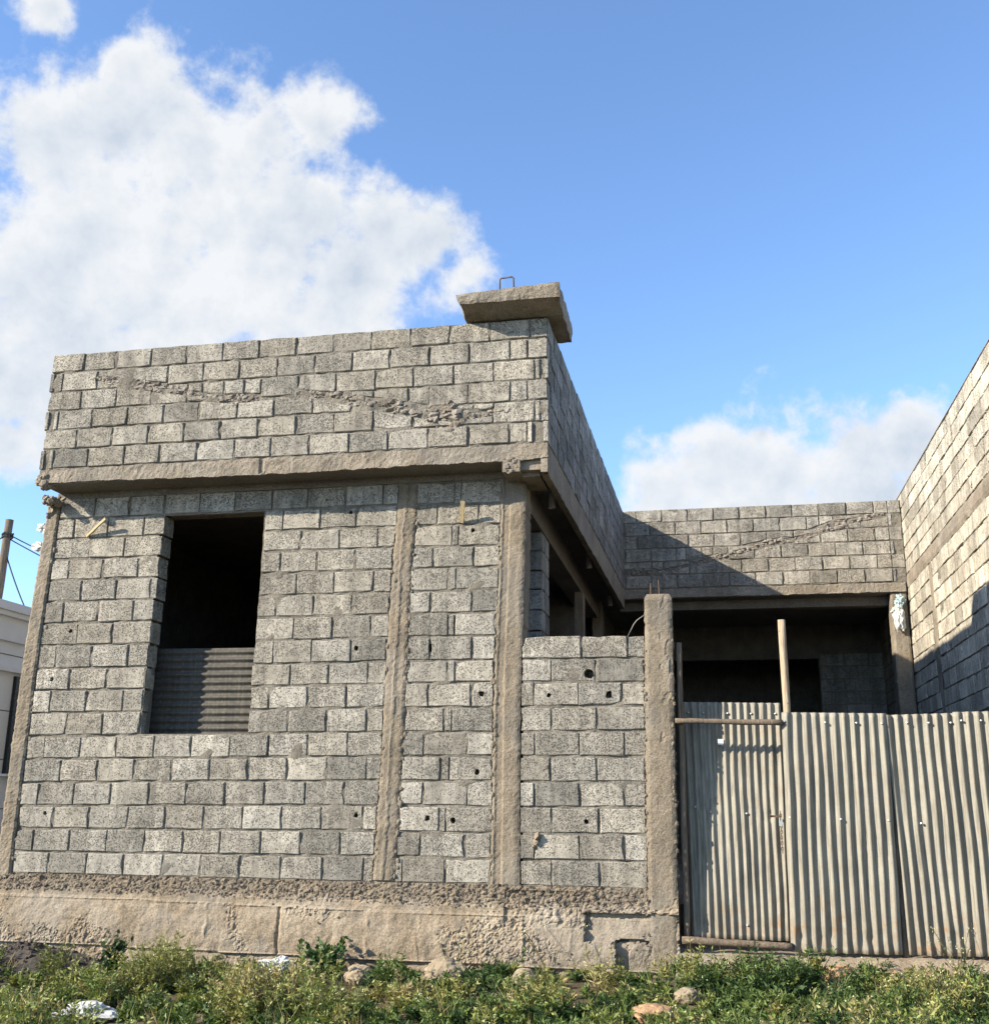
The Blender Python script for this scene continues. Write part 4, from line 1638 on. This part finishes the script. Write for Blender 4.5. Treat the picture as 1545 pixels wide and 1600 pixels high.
stone('stone', 2.93, -.52, .09, (1.3, 1, .9), M_STONE, 'pale ochre stone at the foot of the middle column', lift=.9)
stone('stone', 3.62, -.42, .115, (1.4, 1, .9), M_STONE, 'largest pale boulder half hidden in weeds below corner column', lift=.8)
stone('stone', 4.30, -.62, .08, (1.2, 1, .9), M_STONE, 'rounded grey stone beside the dark hollow under the wall', lift=.7)
stone('stone', 2.05, -1.15, .07, (1.4, 1, .7), M_ORANGE, 'small flat orange stone in front of the white paper', lift=1.0)
stone('stone', 6.68, -.36, .085, (1.5, 1, .9), M_ORANGE, 'orange brown stone in weeds below the corrugated sheets', lift=1.2)
stone('stone', 5.55, -1.05, .07, (1.2, 1, .8), M_STONE, 'small pale stone in weeds in front of gate', lift=1.0)
stone('stone', 5.35, -1.75, .10, (1.3, 1, .6), M_ORANGE, 'flat reddish stone at the bottom edge right of centre', lift=1.0)
stone('stone', 7.35, -.45, .05, (1.2, 1, .9), M_STONE, 'tiny pale stone below the third fence sheet', lift=1.4)
crumple('waste_paper', (2.13, -.30, -.66), (.11, .06, .05), 31.0, M_BAGS, 'crumpled white paper in weeds at foot of foundation', 'paper', .8)
crumple('white_sack', (1.45, -2.05, -.76), (.18, .12, .05), 37.0, M_BAGS, 'torn white sack lying in weeds at the lower left', 'sack', .6)
crumple('yellow_card', (6.50, -.35, -.50), (.05, .02, .05), 41.0, M_PAPER, 'small yellow card scrap beside the orange brown stone', 'card', .5)
# heap of dark gravel against the foundation
hv, hf = [], []
nh = 60
for j in range(nh + 1):
    for i in range(nh + 1):
        x, y = lerp(-1.6, .9, i / nh), lerp(-1.0, -.02, j / nh)
        d = math.hypot((x + .35) / 1.1, (y + .12) / .75)
        z = ground_z(x, y) - .03 + .24 * max(0, 1 - d) ** .8 * (1 + .25 * fb(x * 4, y * 4, 3))
        hv.append((x, y, z))
for j in range(nh):
    for i in range(nh):
        hf.append((j * (nh + 1) + i, j * (nh + 1) + i + 1, (j + 1) * (nh + 1) + i + 1, (j + 1) * (nh + 1) + i))
g = G()
g.add(hv, hf)
for i in range(900):
    q = random.choice(hv)
    if q[2] > ground_z(q[0], q[1]) + .01:
        g.rock((q[0] + random.uniform(-.02, .02), q[1] + random.uniform(-.02, .02), q[2]), random.uniform(.008, .026))
heap = g.build('gravel_heap', M_SCORIA)
kind(tag(heap, 'heap of dark volcanic gravel at left foot of foundation', 'gravel'), 'stuff')

# ------------------------------------------------------------------ weeds
class Leaves:
    def __init__(self):
        self.V, self.F, self.T, self.n = [], [], [], 0

    def leaves(self, base, direc, length, width, tint, curl=.25):
        """arrays: base (n,3), direc (n,3) unit; one bent two-quad leaf each"""
        n = len(base)
        ref = rng.normal(size=(n, 3))
        side = np.cross(direc, ref)
        side /= np.linalg.norm(side, axis=1)[:, None] + 1e-9
        nrm = np.cross(side, direc)
        L, Wd = length[:, None], width[:, None]
        mid = base + direc * L * .5 + nrm * L * curl * .3
        tip = base + direc * L - nrm * L * curl * .4
        v = np.stack([base, mid - side * Wd * .5, tip, mid + side * Wd * .5], 1)
        idx = np.arange(n)[:, None] * 4 + np.arange(4)[None] + self.n
        self.V.append(v.reshape(-1, 3))
        self.F.append(idx)
        self.T.append(np.repeat(tint, 4, axis=0))
        self.n += n * 4

    def stems(self, pts, r, tint):
        """pts (m, k, 3) polylines as thin three-sided tubes"""
        m, k, _ = pts.shape
        ang = np.array([0, 2.094, 4.188])
        off = np.stack([np.cos(ang), np.sin(ang), ang * 0], 1) * r
        v = pts[:, :, None, :] + off[None, None]
        b = np.arange(m)[:, None, None] * k * 3 + np.arange(k - 1)[None, :, None] * 3 + np.arange(3)[None, None]
        b2 = np.arange(m)[:, None, None] * k * 3 + np.arange(k - 1)[None, :, None] * 3 + ((np.arange(3) + 1) % 3)[None, None]
        f = np.stack([b, b2, b2 + 3, b + 3], -1).reshape(-1, 4) + self.n
        self.V.append(v.reshape(-1, 3))
        self.F.append(f)
        self.T.append(np.repeat(np.asarray(tint)[None], m * k * 3, axis=0))
        self.n += m * k * 3

    def build(self, name, parent=None):
        V = np.concatenate(self.V)
        F = np.concatenate(self.F)
        T = np.concatenate(self.T)
        me = bpy.data.meshes.new(name)
        me.vertices.add(len(V))
        me.vertices.foreach_set('co', V.astype(np.float32).ravel())
        me.loops.add(F.size)
        me.loops.foreach_set('vertex_index', F.astype(np.int32).ravel())
        me.polygons.add(len(F))
        me.polygons.foreach_set('loop_start', np.arange(len(F), dtype=np.int32) * 4)
        at = me.color_attributes.new('tint', 'FLOAT_COLOR', 'POINT')
        c = np.ones((len(V), 4), np.float32)
        c[:, :3] = T
        at.data.foreach_set('color', c.ravel())
        me.materials.append(M_LEAF)
        me.update()
        me.validate()
        return link(bpy.data.objects.new(name, me), parent)


def unit(a):
    return a / (np.linalg.norm(a, axis=-1, keepdims=True) + 1e-9)


def weed(L, x, y, h, ns, spread, nl, ll, lw, tint, droop=.2, stem=(.05, .07, .02), flower=0.0, z=None):
    zb = ground_z(x, y) - .01 if z is None else z
    k = 5
    a = rng.uniform(0, 2 * np.pi, ns)
    sp = rng.uniform(.15, 1, ns) * spread
    hh = h * rng.uniform(.55, 1.05, ns)
    t = np.linspace(0, 1, k)
    px = x + rng.normal(0, .015, ns)[:, None] + (np.cos(a) * sp)[:, None] * t[None] ** 1.3
    py = y + rng.normal(0, .015, ns)[:, None] + (np.sin(a) * sp)[:, None] * t[None] ** 1.3
    pz_ = zb + hh[:, None] * (t - droop * .5 * t ** 2)[None]
    pts = np.stack([px, py, pz_], -1)
    L.stems(pts, .0022, stem)
    # leaves along the stems
    tt = rng.uniform(.12, 1.0, (ns, nl))
    fi = np.clip((tt * (k - 1)), 0, k - 1.001)
    i0 = fi.astype(int)
    fr = (fi - i0)[..., None]
    idx = np.arange(ns)[:, None]
    base = pts[idx, i0] * (1 - fr) + pts[idx, i0 + 1] * fr
    ax = unit(pts[:, -1] - pts[:, 0])[:, None]
    d = unit(rng.normal(size=(ns, nl, 3)) * np.array([1, 1, .55]) + ax * .65)
    base = base.reshape(-1, 3)
    d = d.reshape(-1, 3)
    n = len(base)
    tn = np.clip(np.array(tint)[None] * rng.uniform(.65, 1.4, n)[:, None] * (1 + rng.normal(0, .07, (n, 3))), .005, 1)
    L.leaves(base, d, ll * rng.uniform(.5, 1.2, n) * (1.15 - .5 * tt.ravel()), lw * rng.uniform(.6, 1.2, n), tn)
    if flower > 0:
        q = rng.random(ns) < flower
        tops = pts[q, -1]
        if len(tops):
            rep = np.repeat(tops, 7, axis=0) + rng.normal(0, .012, (len(tops) * 7, 3))
            m_ = len(rep)
            L.leaves(rep, unit(rng.normal(size=(m_, 3)) + np.array([0, 0, .5])), np.full(m_, .010), np.full(m_, .009),
                     np.tile(np.array([[.62, .60, .36]]), (m_, 1)) * rng.uniform(.8, 1.1, m_)[:, None])


GREENS = [tuple(1.25 * c for c in q) for q in ((.036, .064, .020), (.064, .100, .028), (.105, .140, .038), (.165, .178, .056), (.205, .195, .070), (.25, .215, .10))]
CLEAR = [(2.93, -.52, .14), (3.62, -.42, .2), (4.30, -.62, .12), (2.05, -1.15, .13), (6.68, -.36, .17), (5.55, -1.05, .12), (5.35, -1.75, .16), (2.13, -.30, .15), (1.45, -2.05, .2), (6.50, -.35, .08)]
WL = Leaves()
npl = 0
for i in range(3900):
    x = rng.uniform(-1.2, 9.0)
    y = -2.9 * rng.random() ** 1.0 - .06
    n1 = fb(x * .75 + 3, y * 1.1, 5.0)
    n2 = fb(x * 1.6 + 9, y * 1.9, 1.0)
    bare = math.hypot((x - 2.75) / .62, (y + 1.25) / .42)
    if bare < 1 and rng.random() < .85:
        continue
    if -1.3 < x < .35 and y > -.8 and rng.random() < .8:
        continue
    if n1 < -.16 and rng.random() < .8:
        continue
    if any(abs(x - q[0]) < q[2] and q[1] - .45 < y < q[1] + .12 for q in CLEAR) and rng.random() < .9:
        continue
    cl = fb(x * .95 + 4.0, y * 1.15, 8.0) + .35 * fb(x * 2.6, y * 2.6, 2.0)
    h = .10 + .025 * rng.normal() + .60 * max(0.0, cl - .02)
    if rng.random() < .05:
        h += .13
    h += .20 * math.exp(-((x - 1.25) / .45) ** 2 - ((y + .95) / .6) ** 2) + .12 * math.exp(-((x - 6.0) / .35) ** 2 - ((y + .5) / .4) ** 2)
    h += .10 * math.exp(-((x - 3.9) / .5) ** 2 - ((y + 1.0) / .5) ** 2)
    if y > -.35:
        h *= .65
    h = max(.06, min(h, .44))
    if h < .12 and rng.random() < .35:
        continue
    gi = int(np.clip(2.5 + 3.4 * n2 + 1.6 * (h - .2) / .2 * .5 + rng.normal(0, .9), 0, 5))
    ti = GREENS[gi]
    if x < 2.0 and rng.random() < .5:
        ti = GREENS[3] if rng.random() < .6 else GREENS[2]
    style = rng.random()
    if style < .72:
        weed(WL, x, y, h, int(rng.integers(5, 10)), h * .6, 18, .066, .0145, ti, .2, tuple(c * .8 for c in ti), .16 if gi >= 3 else .03)
    elif style < .84:
        weed(WL, x, y, h * .75, int(rng.integers(4, 8)), h * .6, 9, .06, .034, GREENS[int(rng.integers(0, 3))], .35)
    else:   # grassy tuft
        ng = int(rng.integers(10, 22))
        b = np.stack([x + rng.normal(0, .02, ng), y + rng.normal(0, .02, ng), np.full(ng, ground_z(x, y) - .01)], 1)
        d = unit(np.stack([rng.normal(0, .4, ng), rng.normal(0, .4, ng), np.ones(ng)], 1))
        dry = np.array([.26, .21, .10]) if rng.random() < .45 else np.array(GREENS[2])
        WL.leaves(b, d, h * rng.uniform(.5, 1.1, ng), np.full(ng, .005), np.tile(dry, (ng, 1)) * rng.uniform(.7, 1.3, ng)[:, None], .3)
    npl += 1
# dry straw on the bare patch
for i in range(260):
    x, y = 2.75 + rng.normal(0, .45), -1.25 + rng.normal(0, .3)
    if y > -.1:
        continue
    ng = 10
    b = np.stack([x + rng.normal(0, .03, ng), y + rng.normal(0, .03, ng), np.full(ng, ground_z(x, y))], 1)
    d = unit(np.stack([rng.normal(0, 1, ng), rng.normal(0, 1, ng), np.abs(rng.normal(0, .5, ng))], 1))
    WL.leaves(b, d, rng.uniform(.04, .12, ng), np.full(ng, .004), np.tile(np.array([[.27, .205, .11]]), (ng, 1)) * rng.uniform(.6, 1.3, ng)[:, None], .3)
wobj = WL.build('weeds')
kind(tag(wobj, 'tangle of low green and yellowish weeds along the front of the plot', 'weeds'), 'stuff')


def plant(name, label, x, y, h, ns, spread, nl, ll, lw, tint, flower=0.0, droop=.2):
    t = thing(name, label, 'plant', (x, y, ground_z(x, y)))
    A = Leaves()
    weed(A, x, y, h, ns, spread, nl, ll, lw, tint, droop, tuple(c * .7 for c in tint), flower)
    # stems come first in the arrays: split them from the foliage
    st, fo = Leaves(), Leaves()
    k = len(A.V[0])
    st.V, st.F, st.T = [A.V[0]], [A.F[0]], [A.T[0]]
    fo.V = A.V[1:]
    fo.F = [q - k for q in A.F[1:]]
    fo.T = A.T[1:]
    st.build('stem', t)
    fo.build('foliage', t)
    return t


plant('broadleaf_plant', 'dark upright broad-leaved plant near the gravel heap by foundation', .78, -.55, .42, 9, .14, 16, .075, .055, (.028, .062, .022))
plant('leafy_bush', 'low dark leafy bush with round leaves beside the white paper', 2.62, -.40, .36, 26, .34, 22, .060, .048, (.040, .085, .024), 0, .35)
plant('leafy_bush', 'dark feathery bush growing in front of the gate door', 6.02, -.42, .36, 26, .26, 34, .05, .014, (.026, .06, .020))
plant('spindly_weed', 'tall spindly dry weed with tiny pale flowers under the low wall', 4.46, -.35, .46, 9, .34, 6, .03, .006, (.17, .16, .07), 1.0, .1)
plant('spindly_weed', 'thin flowering weed in front of the corner column foot', 3.70, -.42, .44, 8, .20, 5, .03, .006, (.15, .15, .06), 1.0, .1)
plant('spindly_weed', 'pale flowering weed growing up against the third fence sheet', 7.55, -.28, .42, 12, .30, 8, .03, .007, (.17, .17, .07), 1.0, .1)
plant('leafy_bush', 'yellow green bushy weed right of the white sack', 1.45, -1.25, .46, 26, .36, 36, .05, .011, (.16, .17, .05), .3)
plant('leafy_bush', 'yellowish bushy weed at the far lower left in front of gravel', .55, -1.05, .44, 22, .32, 34, .05, .011, (.13, .145, .045), .3)

# look-alikes share a group
for o in COL.objects:
    if o.parent is None:
        b = o.name.split('.')[0]
        gr = {'stone': 'stones in the weeds', 'overhead_wire': 'wires on the utility pole', 'wooden_stick': 'sticks left in the wall',
              'plastic_scrap': 'plastic scraps on the left column', 'leafy_bush': 'bushy weeds', 'spindly_weed': 'spindly flowering weeds'}.get(b)
        if gr:
            o['group'] = gr
